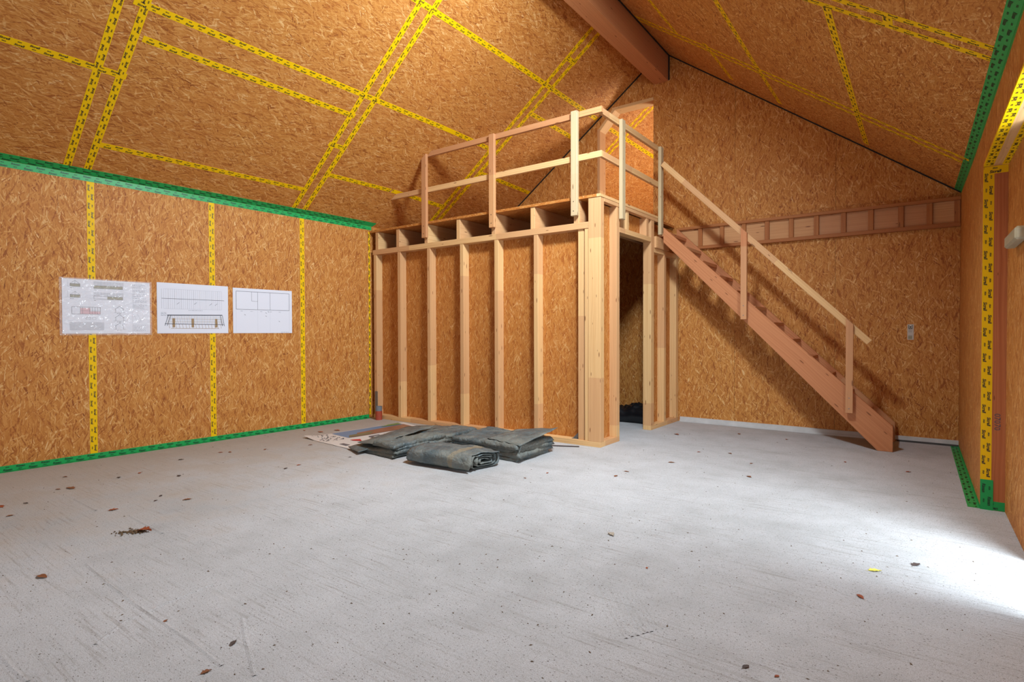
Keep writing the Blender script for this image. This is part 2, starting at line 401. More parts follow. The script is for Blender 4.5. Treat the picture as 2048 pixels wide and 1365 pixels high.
def normal(F, y, s):                              # towards the room
    a = F(y+0.01, s)-F(y-0.01, s); b = F(y, s+0.01)-F(y, s-0.01)
    n = a.cross(b).normalized()
    return -n if n.z > 0 else n

# ---- floor
m = Mesh(); n = 14
m.box(-7.6, 1.0, YF-0.3, YN+0.2, -0.15, 0, (0, 1, 0))
floor = struct(m.build('floor', 'concrete'))

# ---- generic OSB panel on a parametric surface
def surf_panel(parent, F, ya, yb, s0, s1, th=0.018, gap=0.0015, nu=5, nv=2, g=(0, 1, 0), mat='osb', up=1):
    """ya, yb: functions s -> y of the two cross seams"""
    m = Mesh(); grid = []
    L = 4.6
    for j in range(nv+1):
        s = s0+(s1-s0)*j/nv
        s = min(max(s, s0+gap/L), s1-gap/L)
        row = []
        for i in range(nu+1):
            y = ya(s)+gap+(yb(s)-ya(s)-2*gap)*i/nu
            p = F(y, s); nn = normal(F, y, s)
            row.append((p, p-nn*th))
        grid.append(row)
    for j in range(nv):
        for i in range(nu):
            q = [grid[j][i], grid[j][i+1], grid[j+1][i+1], grid[j+1][i]]
            inn = [k[0] for k in q]; out = [k[1] for k in q]
            nn = (inn[1]-inn[0]).cross(inn[2]-inn[0])
            if nn.z > 0: inn = inn[::-1]
            else: out = out[::-1]
            m.face(inn, g); m.face(out, g)
    for row, rev in ((grid[0], 0), (grid[-1], 1)):
        for i in range(nu):
            m.face([row[i][0], row[i+1][0], row[i+1][1], row[i][1]], g)
    for i in (0, nu):
        for j in range(nv):
            m.face([grid[j][i][0], grid[j+1][i][0], grid[j+1][i][1], grid[j][i][1]], g)
    return m.build('panel', mat, parent)

ceiling = structure('ceiling')
# roof deck behind the panels (keeps daylight out; hole for the roof window)
WIN_Y0, WIN_Y1, WIN_S0, WIN_S1 = 3.52, 4.28, 0.48, 0.68
def deck(F, y0, y1, s0, s1, m):
    n = max(1, int((y1-y0)/1.2))
    for i in range(n):
        a, b = y0+(y1-y0)*i/n, y0+(y1-y0)*(i+1)/n
        q = [F(a, s0), F(b, s0), F(b, s1), F(a, s1)]
        nn = [normal(F, a, s0), normal(F, b, s0), normal(F, b, s1), normal(F, a, s1)]
        bq = [p-k*0.020 for p, k in zip(q, nn)]; tq = [p-k*0.16 for p, k in zip(q, nn)]
        if (bq[1]-bq[0]).cross(bq[2]-bq[0]).z < 0: bq = bq[::-1]; tq = tq[::-1]
        m.hexa(bq, tq, (0, 1, 0))
m = Mesh()
deck(CL, YF-0.2, YN+0.1, -0.12, 1.02, m)
deck(CR, YF-0.2, WIN_Y0, -0.12, 1.02, m); deck(CR, WIN_Y1, YN+0.1, -0.12, 1.02, m)
deck(CR, WIN_Y0, WIN_Y1, -0.12, WIN_S0, m); deck(CR, WIN_Y0, WIN_Y1, WIN_S1, 1.02, m)
m.build('roof_deck', 'osb_warm', ceiling)

def seam(y0, y1): return lambda s: y0+(y1-y0)*s
LSEAM = [seam(YF, YF), seam(-.55, -.74), seam(-.39, -.56), seam(1.965, 1.76), seam(2.135, 1.955), seam(4.455, 4.165), seam(4.612, 4.355), seam(6.745, 6.60), seam(6.865, 6.78), seam(9.15, 9.03), seam(9.28, 9.17), seam(11.58, 11.5), seam(YN, YN)]
LCUT = [[.17, .443, .71], [.27, .81], [.283, .56, .83], [.28, .56, .83], [.097, .375, .443, .71], [.271, .443, .71], [.169, .443, .71], [.34, .71, .81], [.348, .61, .712], [.45, .712], [.43, .706], [.2, .5, .8]]
for k in range(len(LSEAM)-1):
    cuts = [0]+LCUT[k]+[1.0]
    for a, b in zip(cuts, cuts[1:]): surf_panel(ceiling, CL, LSEAM[k], LSEAM[k+1], a, b)
RSEAM = [seam(YF, YF), seam(-.94, -.5), seam(-.79, -.36), seam(1.56, 2.0), seam(1.71, 2.15), seam(4.063, 4.58), seam(4.212, 4.72), seam(6.56, 6.92), seam(6.75, 7.04), seam(9.1, 9.3), seam(YN, YN)]
RCUT = [[.13, .40, .67], [.13, .67], [.26, .52, .8], [.26, .52, .8], [.13, .40, WIN_S0, WIN_S1, .86], [.156, .42, WIN_S0, WIN_S1], [.256, .522, .80], [.256, .525, .69], [.255, .528, .688], [.13, .4, .67]]
for k in range(len(RSEAM)-1):
    cuts = [0]+RCUT[k]+[1.0]
    for a, b in zip(cuts, cuts[1:]):
        if (a, b) == (WIN_S0, WIN_S1):
            A, B = RSEAM[k], RSEAM[k+1]
            w0, w1 = (lambda s: WIN_Y0), (lambda s: WIN_Y1)
            if k == 4: surf_panel(ceiling, CR, A, w0, a, b)
            else: surf_panel(ceiling, CR, w1, B, a, b)
            continue
        surf_panel(ceiling, CR, RSEAM[k], RSEAM[k+1], a, b)

# ---- left wall
wall_left = structure('wall_left')
m = Mesh()
N_ = 8
for i in range(N_):
    a, b = YF-.2+(YN+.2-YF+.2)*i/N_, YF-.2+(YN+.2-YF+.2)*(i+1)/N_
    m.hexa([(xl(a)-.2, a, 0), (xl(a)-.020, a, 0), (xl(b)-.020, b, 0), (xl(b)-.2, b, 0)],
           [(xl(a)-.2, a, zel(a)+.1), (xl(a)-.020, a, zel(a)), (xl(b)-.020, b, zel(b)), (xl(b)-.2, b, zel(b)+.1)], (0, 0, 1))
m.build('wall_core', 'osb_warm', wall_left)
LY = [YF, -3.94, -2.7, -1.48, -0.26, 0.96, 2.176, 3.401, 4.614, 5.80, 7.0, YB, 9.4, 10.6, 11.8, YN]
for a, b in zip(LY, LY[1:]):
    if b-a < 0.1: continue
    m = Mesh(); g_ = .0015
    a, b = a+g_, b-g_
    m.hexa([(xl(a)-.018, a, 0), (xl(a), a, 0), (xl(b), b, 0), (xl(b)-.018, b, 0)],
           [(xl(a)-.018, a, zel(a)), (xl(a), a, zel(a)), (xl(b), b, zel(b)), (xl(b)-.018, b, zel(b))], (0, 0, 1))
    m.build('panel', 'osb', wall_left)

# ---- right wall with its big opening
wall_right = structure('wall_right')
OY0, OY1, OZ = 2.3, 5.42, 2.545                  # opening
TH = 0.16
def rw(y0, y1, z0, z1, core=True):
    Z1 = (lambda y: zer(y)) if z1 is None else (lambda y: z1)
    m = Mesh()
    m.hexa([(XR, y0+.0015, z0), (XR+.018, y0+.0015, z0), (XR+.018, y1-.0015, z0), (XR, y1-.0015, z0)],
           [(XR, y0+.0015, Z1(y0)), (XR+.018, y0+.0015, Z1(y0)), (XR+.018, y1-.0015, Z1(y1)), (XR, y1-.0015, Z1(y1))], (0, 0, 1))
    m.build('panel', 'osb', wall_right)
def rcore(y0, y1, z0, z1, m):
    n = max(1, int((y1-y0)/1.0))
    for i in range(n):
        a, b = y0+(y1-y0)*i/n, y0+(y1-y0)*(i+1)/n
        za, zb = (zer(a)+.02, zer(b)+.02) if z1 is None else (z1, z1)
        m.hexa([(XR+.019, a, z0), (XR+TH, a, z0), (XR+TH, b, z0), (XR+.019, b, z0)], [(XR+.019, a, za), (XR+TH, a, za), (XR+TH, b, zb), (XR+.019, b, zb)], (0, 0, 1))
for a, b in ((OY1, 6.66), (6.66, 7.9), (7.9, YB), (YB, 9.4), (9.4, 10.6), (10.6, YN), (YF, -2.8), (-2.8, -1.55), (-1.55, -.3), (-.3, .95), (.95, OY0)): rw(a, b, 0, None)
for a, b in ((OY0, 3.35), (3.35, 4.4), (4.4, OY1)): rw(a, b, OZ, None)
m = Mesh(); rcore(YF-.2, OY0-.04, 0, None, m); rcore(OY1+.045, YN+.2, 0, None, m); rcore(OY0-.04, OY1+.045, OZ+.04, None, m)
m.build('wall_core', 'osb_warm', wall_right)

# ---- rear wall behind the camera and far gable of the next room
def gable(name, y0, y1, zlow=0.0, hole=None):
    w = structure(name)
    xs = [xl(y0)-.2, -5.9, -4.65, RX, -1.9, -.65, XR+TH]
    for a, b in zip(xs, xs[1:]):
        m = Mesh()
        za, zb = zroof(max(a, xl(y0)), y0), zroof(min(b, XR), y0)
        if hole and a < hole[1] and b > hole[0]:
            m.prism([(a, y1, 0), (b, y1, 0), (b, y1, hole[2]), (a, y1, hole[2])], (0, y0-y1, 0), (0, 0, 1)).build('panel', 'osb', w)
            m = Mesh().prism([(a, y1, hole[3]), (b, y1, hole[3]), (b, y1, zb), (a, y1, za)], (0, y0-y1, 0), (0, 0, 1)); m.build('panel', 'osb', w)
        else:
            m.prism([(a, y1, 0), (b, y1, 0), (b, y1, zb), (a, y1, za)], (0, y0-y1, 0), (0, 0, 1)).build('panel', 'osb', w)
    return w
gable('wall_front', YF-.2, YF)
gable('wall_far', YN, YN+.2)

# ---- back wall with the loft doorway
wall_back = structure('wall_back')
ZD = 2.913
OX0, OX1, OX2, OZ0, OZ1 = -4.233, -3.945, -3.285, 4.60, 4.905
def bp(poly, mat='osb', th=.2): Mesh().prism([(x, YB+th, z) for x, z in poly][::-1], (0, -th, 0), (0, 0, 1)).build('panel', mat, wall_back)
e = .0012
zr = lambda x: zroof(x, YB)
xw = xl(YB)-.1
for a, b in ((xw, -5.75), (-5.75, -4.5), (-4.5, OX2), (OX2, -2.09), (-2.09, -.86), (-.86, XR)):      # lower storey
    bp([(a+e, 0), (b-e, 0), (b-e, ZD-e), (a+e, ZD-e)])
bp([(xw, ZD), (OX0-e, ZD), (OX0-e, zr(OX0)), (xl(YB), zr(xl(YB)))])                                   # left of the doorway
bp([(OX0, OZ0), (OX1, OZ1), (OX2-e, OZ1), (OX2-e, zr(OX2)), (OX0, zr(OX0))])                          # over it
bp([(OX2, ZD), (-2.09-e, ZD), (-2.09-e, zr(-2.09)), (RX, zr(RX)), (OX2, zr(OX2))])
bp([(-2.09+e, ZD), (-.86-e, ZD), (-.86-e, zr(-.86)), (-2.09+e, zr(-2.09))])
bp([(-.86+e, ZD), (XR, ZD), (XR, zr(XR)-.001), (-.86+e, zr(-.86))])
# black joint strips along the gable
m = Mesh()
for x0, x1 in ((xl(YB), OX0-.03), (OX0-.03, -3.28), (-3.045, XR)):
    n = 6
    for i in range(n):
        a, b = x0+(x1-x0)*i/n, x0+(x1-x0)*(i+1)/n
        p, q = Vector((a, YB-.008, zr(a)-.009)), Vector((b, YB-.008, zr(b)-.009))
        d = (q-p).normalized(); m.beam(p, q, (0, 1, 0), d.cross(Vector((0, 1, 0))), .018, .013)
m.beam((-3.040, YB-.008, 5.10), (-3.040, YB-.008, zr(-3.04)-.02), (1, 0, 0), (0, 1, 0), .018, .014)
m.build('sealing_strip', 'seal', wall_back)
m = Mesh(); m.beam((-3.040, YF, zr(-3.04)-.010), (-3.040, YB-.02, zr(-3.04)-.010), (1, 0, 0), (0, 0, 1), .014, .012); m.build('sealing_strip', 'seal', ceiling)

# doorway lining in the loft
door_2 = structure('door_2', (OX0, YB, ZD))
JD = .20
Mesh().box(OX0-.001, OX0+.045, YB-.005, YB+JD, ZD, OZ0+.02, (0, 0, 1)).build('jamb', 'pine', door_2, .002)
d = Vector((OX1-OX0, 0, OZ1-OZ0)).normalized(); nrm = Vector((d.z, 0, -d.x))
m = Mesh(); p = Vector((OX0, YB+.1, OZ0))+nrm*.022; q = Vector((OX1, YB+.1, OZ1))+nrm*.022
m.beam(p, q, (0, 1, 0), nrm, JD+.004, .044); m.build('jamb', 'pine', door_2)
Mesh().box(OX1-.03, OX2, YB-.005, YB+JD, OZ1-.045, OZ1+.001, (1, 0, 0)).build('head', 'pine', door_2, .002)

# pale sill along the foot of the back wall
base = structure('baseboard_back')
m = Mesh()
XS0 = -2.86
n = 12
for i in range(n):
    a, b = XS0+(XR-XS0)*i/n, XS0+(XR-XS0)*(i+1)/n
    w0 = .018+.004*math.sin(i*2.1); w1 = .018+.004*math.sin(i*2.1+2.1)
    m.hexa([(a, YB-w0, .022), (b, YB-w1, .022), (b, YB, .022), (a, YB, .022)], [(a, YB-w0, .068), (b, YB-w1, .066), (b, YB, .07), (a, YB, .07)], (1, 0, 0))
m.build('sill_strip', 'kerb', base)
m = Mesh(); m.box(XS0, -.45, YB-.034, YB, 0, .024, (1, 0, 0)); m.build('sill_strip', 'kerb', base)
m = Mesh(); m.box(-.2, XR, YB-.022, YB, 0, .022, (1, 0, 0)); m.build('joint_strip', 'bitumen', base)

# ridge beam
beam = thing('ridge_beam', 'long planed brown timber ridge beam running under the roof apex', 'beam', (-3.163, 2.1, 5.09))
Mesh().box(-3.277, -3.050, YF, YB, 5.09, 5.47, (0, 1, 0)).build('timber', 'glulam', beam, .004)

# ------------------------------------------------------------------ tapes with lettering
def text_geo(body, size, bold=0.0, shear=0.0):
    cu = bpy.data.curves.new('t', 'FONT'); cu.body = body; cu.size = size; cu.resolution_u = 2; cu.fill_mode = 'FRONT'
    cu.offset = bold; cu.shear = shear
    o = bpy.data.objects.new('t', cu); COL.objects.link(o)
    me = bpy.data.meshes.new_from_object(o.evaluated_get(bpy.context.evaluated_depsgraph_get()))
    v = [(p.co.x, p.co.y) for p in me.vertices]; f = [tuple(p.vertices) for p in me.polygons]
    bpy.data.objects.remove(o); bpy.data.curves.remove(cu); bpy.data.meshes.remove(me)
    x0, x1 = min(p[0] for p in v), max(p[0] for p in v)
    return [(p[0]-x0, p[1]) for p in v], f, x1-x0
_s = text_geo('Sicrall', .027, .0009, .2); SMALL = text_geo('SIGA', .013, .0005, .2); _r = text_geo('Rissan', .027, .0009, .2)
class Print:
    def __init__(s): s.v = []; s.f = []
    def add(s, geo, P, ex, ey, n, off=.0009):
        """P(t) not needed: straight placement"""
        i = len(s.v)
        s.v += [P+ex*a+ey*b+n*off for a, b in geo[0]]; s.f += [tuple(i+k for k in f) for f in geo[1]]
    def build(s, name, mat, parent):
        base = wloc(parent); me = bpy.data.meshes.new(name); me.from_pydata([tuple(Vector(p)-base) for p in s.v], [], s.f); me.materials.append(MAT[mat])
        o = bpy.data.objects.new(name, me); COL.objects.link(o); o.parent = parent; o['kind'] = 'stuff'; WORLD[o.name] = base; return o
def tape(parent, F, N, length, width, green=False, name='seam_tape', v0=0.0, letters=True, n=None, lift=.0012, flip=False):
    """F(t), N(t): point on the surface and inward normal at t in 0..1"""
    n = n or max(2, int(length/.35)); m = Mesh(); rows = []
    for i in range(n+1):
        t = i/n; p = F(t); a = F(min(1, t+.01)); b = F(max(0, t-.01)); nn = N(t)
        d = (a-b).normalized(); w = nn.cross(d).normalized()
        rows.append((p+w*(v0-width/2)+nn*lift, p+w*(v0+width/2)+nn*lift, p+w*(v0-width/2), p+w*(v0+width/2), d))
    for r, q in zip(rows, rows[1:]):
        m.face([r[0], q[0], q[1], r[1]], r[4]); m.face([r[2], q[2], q[0], r[0]], r[4]); m.face([r[1], q[1], q[3], r[3]], r[4])
    for r in (rows[0], rows[-1]): m.face([r[0], r[1], r[3], r[2]], r[4])
    o = m.build(name, 'tape_g' if green else 'tape_y', parent, weld=True)
    if letters:
        big = _r if green else _s; pr = Print(); per = .19
        lanes = [(-.22, 0.0), (.22, .5)]
        if width > .075: lanes = [(-.31, .0), (0, .70), (.31, .35)]
        for lane, ph in lanes:
            x = -ph*per + .03
            while x < length:
                for geo, dx in ((big, 0), (SMALL, .112)):
                    a, wd = x+dx, geo[2]
                    if a < .01 or a+wd > length-.01: continue
                    tc = (a+wd/2)/length; p = F(tc); nn = N(tc)
                    d = (F(min(1, tc+.01))-F(max(0, tc-.01))).normalized(); w = nn.cross(d).normalized()
                    if flip: d, w = -d, -w
                    hh = .019 if geo is big else .009
                    pr.add(geo, p+(-d)*(wd/2)+w*((-1 if flip else 1)*(v0+lane*width)-hh/2)+nn*lift, d, w, nn)
                x += per
        if pr.v: pr.build('printed_lettering', 'print_g' if green else 'print', o)
    return o
def ctape(F, y0, s0, y1, s1, width=.066, **k):
    f = lambda t: F(y0+(y1-y0)*t, s0+(s1-s0)*t); nn = lambda t: normal(F, y0+(y1-y0)*t, s0+(s1-s0)*t)
    return tape(ceiling, f, nn, (f(1)-f(0)).length, width, **k)
for a in (3, 4, 5, 6, 7, 8, 9, 10):
    S = LSEAM[a]; ctape(CL, S(.012), .012, S(.97), .97, width=.066, flip=(a % 2 == 0))
for y0, y1, s in ((-.4, 2.13, .282), (1.97, 6.66, .4425), (2.13, 4.40, .376), (2.15, 4.42, .096), (4.32, 4.57, .271), (4.59, 6.72, .169), (4.10, 8.15, .710), (6.60, 6.84, .808), (6.85, 8.17, .611), (6.86, 8.17, .348), (8.45, 10.8, .706), (9.3, 11.5, .43)):
    ctape(CL, y0, s, y1, s)
for a in (3, 4, 5, 6, 7, 8):
    S = RSEAM[a]; ctape(CR, S(.006), .006, S(.96), .96, flip=True)
for y0, y1, s in ((4.13, 4.29, .156), (4.33, 8.0, .2555), (4.48, 8.0, .526), (4.62, 6.86, .797), (6.70, 7.9, .690)):
    ctape(CR, y0, s, y1, s)
# left wall: vertical yellow tapes, green tapes top and bottom
NL = Vector((1, -.0407, 0)).normalized()
for y, z1 in ((2.176, 2.93), (3.401, 2.93), (4.614, 2.93), (5.757, 2.90), (0.96, 2.93), (-.26, 2.93)):
    f = (lambda y: lambda t: Vector((xl(y), y, z1-(z1-.05)*t)))(y)
    tape(wall_left, f, lambda t: NL, z1-.05, .066 if y < 5.7 else .03, flip=False)
def polytape(parent, F, N, length, width, v0, **k): return tape(parent, F, N, length, width, green=True, name='corner_tape', v0=v0, **k)
YA, YZ = -3.9, 5.735
f = lambda t: Vector((xl(YA+(YZ-YA)*t), YA+(YZ-YA)*t, 0)); polytape(wall_left, lambda t: f(t)+Vector((0, 0, .026)), lambda t: NL, YZ-YA, .056, 0, lift=.002)
polytape(wall_left, lambda t: f(t)+Vector((.031, 0, 0)), lambda t: Vector((0, 0, 1)), YZ-YA, .06, 0, lift=.002)
YZ2 = 5.80
f2 = lambda t: Vector((xl(YA+(YZ2-YA)*t), YA+(YZ2-YA)*t, zel(YA+(YZ2-YA)*t)))
polytape(wall_left, lambda t: f2(t)+Vector((0, 0, -.030)), lambda t: NL, YZ2-YA, .062, 0, lift=.002)
f3 = lambda t: CL(YA+(YZ2+.04-YA)*t, .0105)
polytape(ceiling, f3, lambda t: normal(CL, YA+(YZ2-YA)*t, .01), YZ2-YA, .085, 0, lift=.002)
# right wall: green tapes at eave and floor
NR = Vector((-1, 0, 0))
f4 = lambda t: CR(1.0+(8.19-1.0)*t, .0085); polytape(ceiling, f4, lambda t: normal(CR, 1.0+7.19*t, .009), 7.19, .072, 0, lift=.002)
f5 = lambda t: Vector((XR, 1.0+7.19*t, zer(1.0+7.19*t)-.012)); polytape(wall_right, f5, lambda t: NR, 7.19, .024, 0, letters=False, lift=.002)
f6 = lambda t: Vector((XR-.037, 8.18-(8.18-5.43)*t, 0)); polytape(wall_right, f6, lambda t: Vector((0, 0, 1)), 2.75, .072, 0, lift=.002)
f7 = lambda t: Vector((XR, 8.18-(8.18-5.43)*t, .012)); polytape(wall_right, f7, lambda t: NR, 2.75, .024, 0, letters=False, lift=.002)

# ------------------------------------------------------------------ opening in the right wall
door_1 = structure('door_1', (XR, OY1, 0))
XJ = XR+TH
Mesh().box(XR+.002, XJ, OY1, OY1+.045, 0, OZ+.04, (0, 0, 1)).build('jamb', 'larch', door_1)
Mesh().box(XR+.002, XJ, OY0-.04, OY0, 0, OZ+.04, (0, 0, 1)).build('jamb', 'larch', door_1)
Mesh().box(XR+.002, XJ, OY0, OY1, OZ, OZ+.04, (0, 1, 0)).build('head', 'pine', door_1)
dn = Vector((0, -1, 0))
# yellow tape wrapped round the far jamb edge and round the head
tape(door_1, lambda t: Vector((XR+.030, OY1, OZ-.02-(OZ-.02-.215)*t)), lambda t: dn, OZ-.235, .062, lift=.0012)
tape(door_1, lambda t: Vector((XR, OY1+.009, OZ-.0-(OZ-.0-.215)*t)), lambda t: NR, OZ-.215, .018, letters=False)
up = Vector((0, 0, -1))
tape(door_1, lambda t: Vector((XR+.026, OY1-.01-(OY1-OY0-.02)*t, OZ)), lambda t: up, OY1-OY0-.02, .056)
tape(door_1, lambda t: Vector((XJ-.030, OY1-.01-(OY1-OY0-.02)*t, OZ)), lambda t: up, OY1-OY0-.02, .056)
tape(door_1, lambda t: Vector((XR, OY1-.01-(OY1-OY0-.02)*t, OZ+.009)), lambda t: NR, OY1-OY0-.02, .018, letters=False)
tape(door_1, lambda t: Vector((XR+.003+(TH-.02)*t, OY1, OZ-.03)), lambda t: dn, TH-.02, .055, lift=.002)
# green patch at its foot
tape(door_1, lambda t: Vector((XR+.035, OY1, .225-.225*t)), lambda t: dn, .225, .074, green=True, name='corner_tape', lift=.003)
tape(door_1, lambda t: Vector((XR+.002+(TH-.02)*t, OY1, .035)), lambda t: dn, TH-.02, .065, green=True, name='corner_tape', lift=.0015)
pr = Print(); num = text_geo('07070', .05)
pr.add(num, Vector((XR+.075, OY1, .72)), Vector((0, 0, -1)), Vector((1, 0, 0)), dn); o = pr.build('stamped_number', 'ink', door_1)
# OSB board closing the far part of the opening, with its batten
board = thing('closing_board', 'tall OSB board closing the far half of the opening in the right wall', 'board', (XR+.15, 4.9, 0))
Mesh().box(XR+.138, XR+.156, 4.32, OY1-.004, .004, OZ-.006, (0, 0, 1)).build('panel', 'osb', board)
m = Mesh(); m.box(XR+.075, XR+.138, 4.45, 4.95, 1.875, 1.955, (0, 1, 0))
o = m.build('batten', 'batten', board, .012); o['label'] = 'weathered grey wooden batten across the board'
board2 = thing('closing_board', 'OSB board closing the near end of the right wall opening, beside the gap', 'board', (XR+.15, 2.9, 0))
Mesh().box(XR+.138, XR+.156, OY0+.004, 3.45, .004, OZ-.006, (0, 0, 1)).build('panel', 'osb', board2)
g = struct(Mesh().box(1.0, 9, -6, 14, -.3, -.12, (0, 1, 0)).build('ground', 'ground'))

# roof window
win = structure('window_1')
m = Mesh()
def rq(y, s, o): return CR(y, s)-normal(CR, y, s)*o
for (y0, y1, s0, s1) in ((WIN_Y0, WIN_Y1, WIN_S0, WIN_S0+.012), (WIN_Y0, WIN_Y1, WIN_S1-.012, WIN_S1), (WIN_Y0, WIN_Y0+.045, WIN_S0+.012, WIN_S1-.012), (WIN_Y1-.045, WIN_Y1, WIN_S0+.012, WIN_S1-.012)):
    b = [rq(y0, s0, 0), rq(y1, s0, 0), rq(y1, s1, 0), rq(y0, s1, 0)]; t = [rq(y0, s0, .16), rq(y1, s0, .16), rq(y1, s1, .16), rq(y0, s1, .16)]
    if (b[1]-b[0]).cross(b[2]-b[0]).z < 0: b, t = b[::-1], t[::-1]
    m.hexa(b, t, (0, 1, 0))
m.build('window_frame', 'pine_pale', win)
m = Mesh(); m.face([rq(WIN_Y0, WIN_S0, .12), rq(WIN_Y1, WIN_S0, .12), rq(WIN_Y1, WIN_S1, .12), rq(WIN_Y0, WIN_S1, .12)], (0, 1, 0)); m.build('pane', 'glass', win)

# ------------------------------------------------------------------ front stud wall of the enclosure
YS, DP = 5.77, 0.12                               # face of the studs, depth
XLs, XC = -6.87, -2.94
ZSP, ZTP0, ZTP1 = .06, 2.535, 2.61
fw = thing('stud_wall', 'bare pine stud wall under the loft, OSB seen between its studs', 'stud wall', (-4.9, YS+.06, 0))
Mesh().box(XLs+.01, XC, YS-.005, YS+DP, 0, ZSP, (1, 0, 0)).build('sole_plate', 'pine', fw, .002)
Mesh().box(XLs+.01, -3.097, YS-.004, YS+DP, ZTP0, ZTP1, (1, 0, 0)).build('top_plate', 'pine', fw, .002)
for x0 in (-6.844, -6.308, -5.693, -5.070, -4.475, -3.858):
    Mesh().box(x0, x0+.060, YS, YS+DP, ZSP, ZTP0, (0, 0, 1)).build('stud', 'pine', fw, .002)
Mesh().box(-3.243, -3.165, YS+.02, YS+DP, ZSP, ZTP0, (0, 0, 1)).build('stud', 'pine', fw, .002)
Mesh().box(-3.148, -3.098, YS+.004, YS+DP, ZSP, ZTP0, (0, 0, 1)).build('stud', 'pine', fw, .002)
o = Mesh().box(-3.096, XC, YS-.004, YS+.088, ZSP, 2.878, (0, 0, 1)).build('corner_post', 'pine', fw, .003)
for a, b in ((XLs+.01, -5.663), (-5.663, -4.445), (-4.445, -3.10)):
    Mesh().box(a+.001, b-.001, YS+DP, YS+DP+.018, .0, ZTP1, (0, 0, 1)).build('panel', 'osb_warm', fw)

# side stud wall with the doorway (slightly skewed like the left wall)
def xs(y): return -2.945+.025*(y-YS)
sw = thing('stud_wall', 'short stud wall with a door opening beside the foot of the loft, right of the corner post', 'stud wall', (-2.98, 7.0, 0))
SD = .115
def sb(y0, y1, z0, z1, name, mat='pine', d0=0.0, d1=SD, g=None, bev=.002):
    m = Mesh(); gg = g or ((0, 0, 1) if z1-z0 > y1-y0 else (0, 1, 0))
    m.hexa([(xs(y0)-d1, y0, z0), (xs(y0)-d0, y0, z0), (xs(y1)-d0, y1, z0), (xs(y1)-d1, y1, z0)],
           [(xs(y0)-d1, y0, z1), (xs(y0)-d0, y0, z1), (xs(y1)-d0, y1, z1), (xs(y1)-d1, y1, z1)], gg)
    return m.build(name, mat, sw, bev)
DY0, DY1 = 6.258, 7.19
ZL0, ZL1, ZRB = 2.540, 2.602, 2.838
sb(YS+.125, DY0, 0, ZSP, 'sole_plate'); sb(DY1, YB-.002, 0, ZSP, 'sole_plate')
sb(6.18, DY0, ZSP, ZRB, 'stud'); sb(DY1, 7.288, ZSP, ZRB, 'stud'); sb(7.635, 7.708, ZSP, 2.412, 'stud'); sb(8.085, 8.168, ZSP, 2.412, 'stud')
sb(DY0, DY1, ZL0, ZL1, 'lintel', g=(0, 1, 0))
sb(6.47, 6.535, ZL1, ZRB, 'stud', d0=.012); sb(7.035, 7.10, ZL1, ZRB, 'stud')
sb(7.289, YB-.002, 2.412, 2.472, 'top_plate', g=(0, 1, 0))
sb(7.295, 7.74, 2.474, 2.63, 'packing_block', d0=-.028, g=(0, 1, 0))
sb(YS+.09, 6.18, ZSP, 2.84, 'panel', 'osb_warm', d0=.095, d1=.112, g=(0, 0, 1), bev=0)
sb(7.288, YB-.002, ZSP, 2.412, 'panel', 'osb_warm', d0=SD-.018, d1=SD, g=(0, 0, 1), bev=0)
sb(DY0, DY1, ZL1, 2.84, 'panel', 'osb_warm', d0=SD-.018, d1=SD, g=(0, 0, 1), bev=0)
sb(7.288, YB-.002, 2.474, 2.84, 'panel', 'osb_warm', d0=SD-.018, d1=SD, g=(0, 1, 0), bev=0)

# ------------------------------------------------------------------ loft floor
lf = thing('loft_floor', 'loft floor of pine joists and OSB deck above the bare stud wall', 'loft floor', (-4.9, 7.0, 2.61))
for x0 in (-6.80, -6.332, -5.742, -5.130, -4.520, -3.905, -3.290):
    Mesh().box(x0, x0+.062, YS+.001, YB-.002, ZTP1, 2.88, (0, 1, 0)).build('joist', 'pine', lf, .002)
for a, b in ((XLs+.05, -5.6), (-5.6, -4.35), (-4.35, -2.986)):
    m = Mesh(); b2 = -2.955 if b == -2.986 else b
    if a < -6.5:
        m.hexa([(xl(YS)+.02, YS-.012, 2.881), (b, YS-.012, 2.881), (b, YB-.002, 2.881), (xl(YB)+.02, YB-.002, 2.881)], [(xl(YS)+.02, YS-.012, ZD), (b, YS-.012, ZD), (b, YB-.002, ZD), (xl(YB)+.02, YB-.002, ZD)], (1, 0, 0))
    else:
        m.hexa([(a, YS-.012, 2.881), (b, YS-.012, 2.881), (b2, YB-.002, 2.881), (a, YB-.002, 2.881)], [(a, YS-.012, ZD), (b, YS-.012, ZD), (b2, YB-.002, ZD), (a, YB-.002, ZD)], (1, 0, 0))
    m.build('deck_panel', 'osb_warm', lf)
m = Mesh(); m.hexa([(xs(YS+.09)-.06, YS+.09, ZRB), (xs(YS+.09)+.005, YS+.09, ZRB), (xs(7.42)+.005, 7.42, ZRB), (xs(7.42)-.06, 7.42, ZRB)],
                   [(xs(YS+.09)-.06, YS+.09, 2.88), (xs(YS+.09)+.005, YS+.09, 2.88), (xs(7.42)+.005, 7.42, 2.88), (xs(7.42)-.06, 7.42, 2.88)], (0, 1, 0)); m.build('rim_board', 'pine', lf)
m = Mesh(); m.hexa([(xs(YS)-.04, YS-.012, 2.881), (xs(YS)+.009, YS-.012, 2.881), (xs(7.42)+.009, 7.42, 2.881), (xs(7.42)-.04, 7.42, 2.881)],
                   [(xs(YS)-.04, YS-.012, ZD), (xs(YS)+.009, YS-.012, ZD), (xs(7.42)+.009, 7.42, ZD), (xs(7.42)-.04, 7.42, ZD)], (0, 1, 0)); m.build('edge_strip', 'pine', lf)

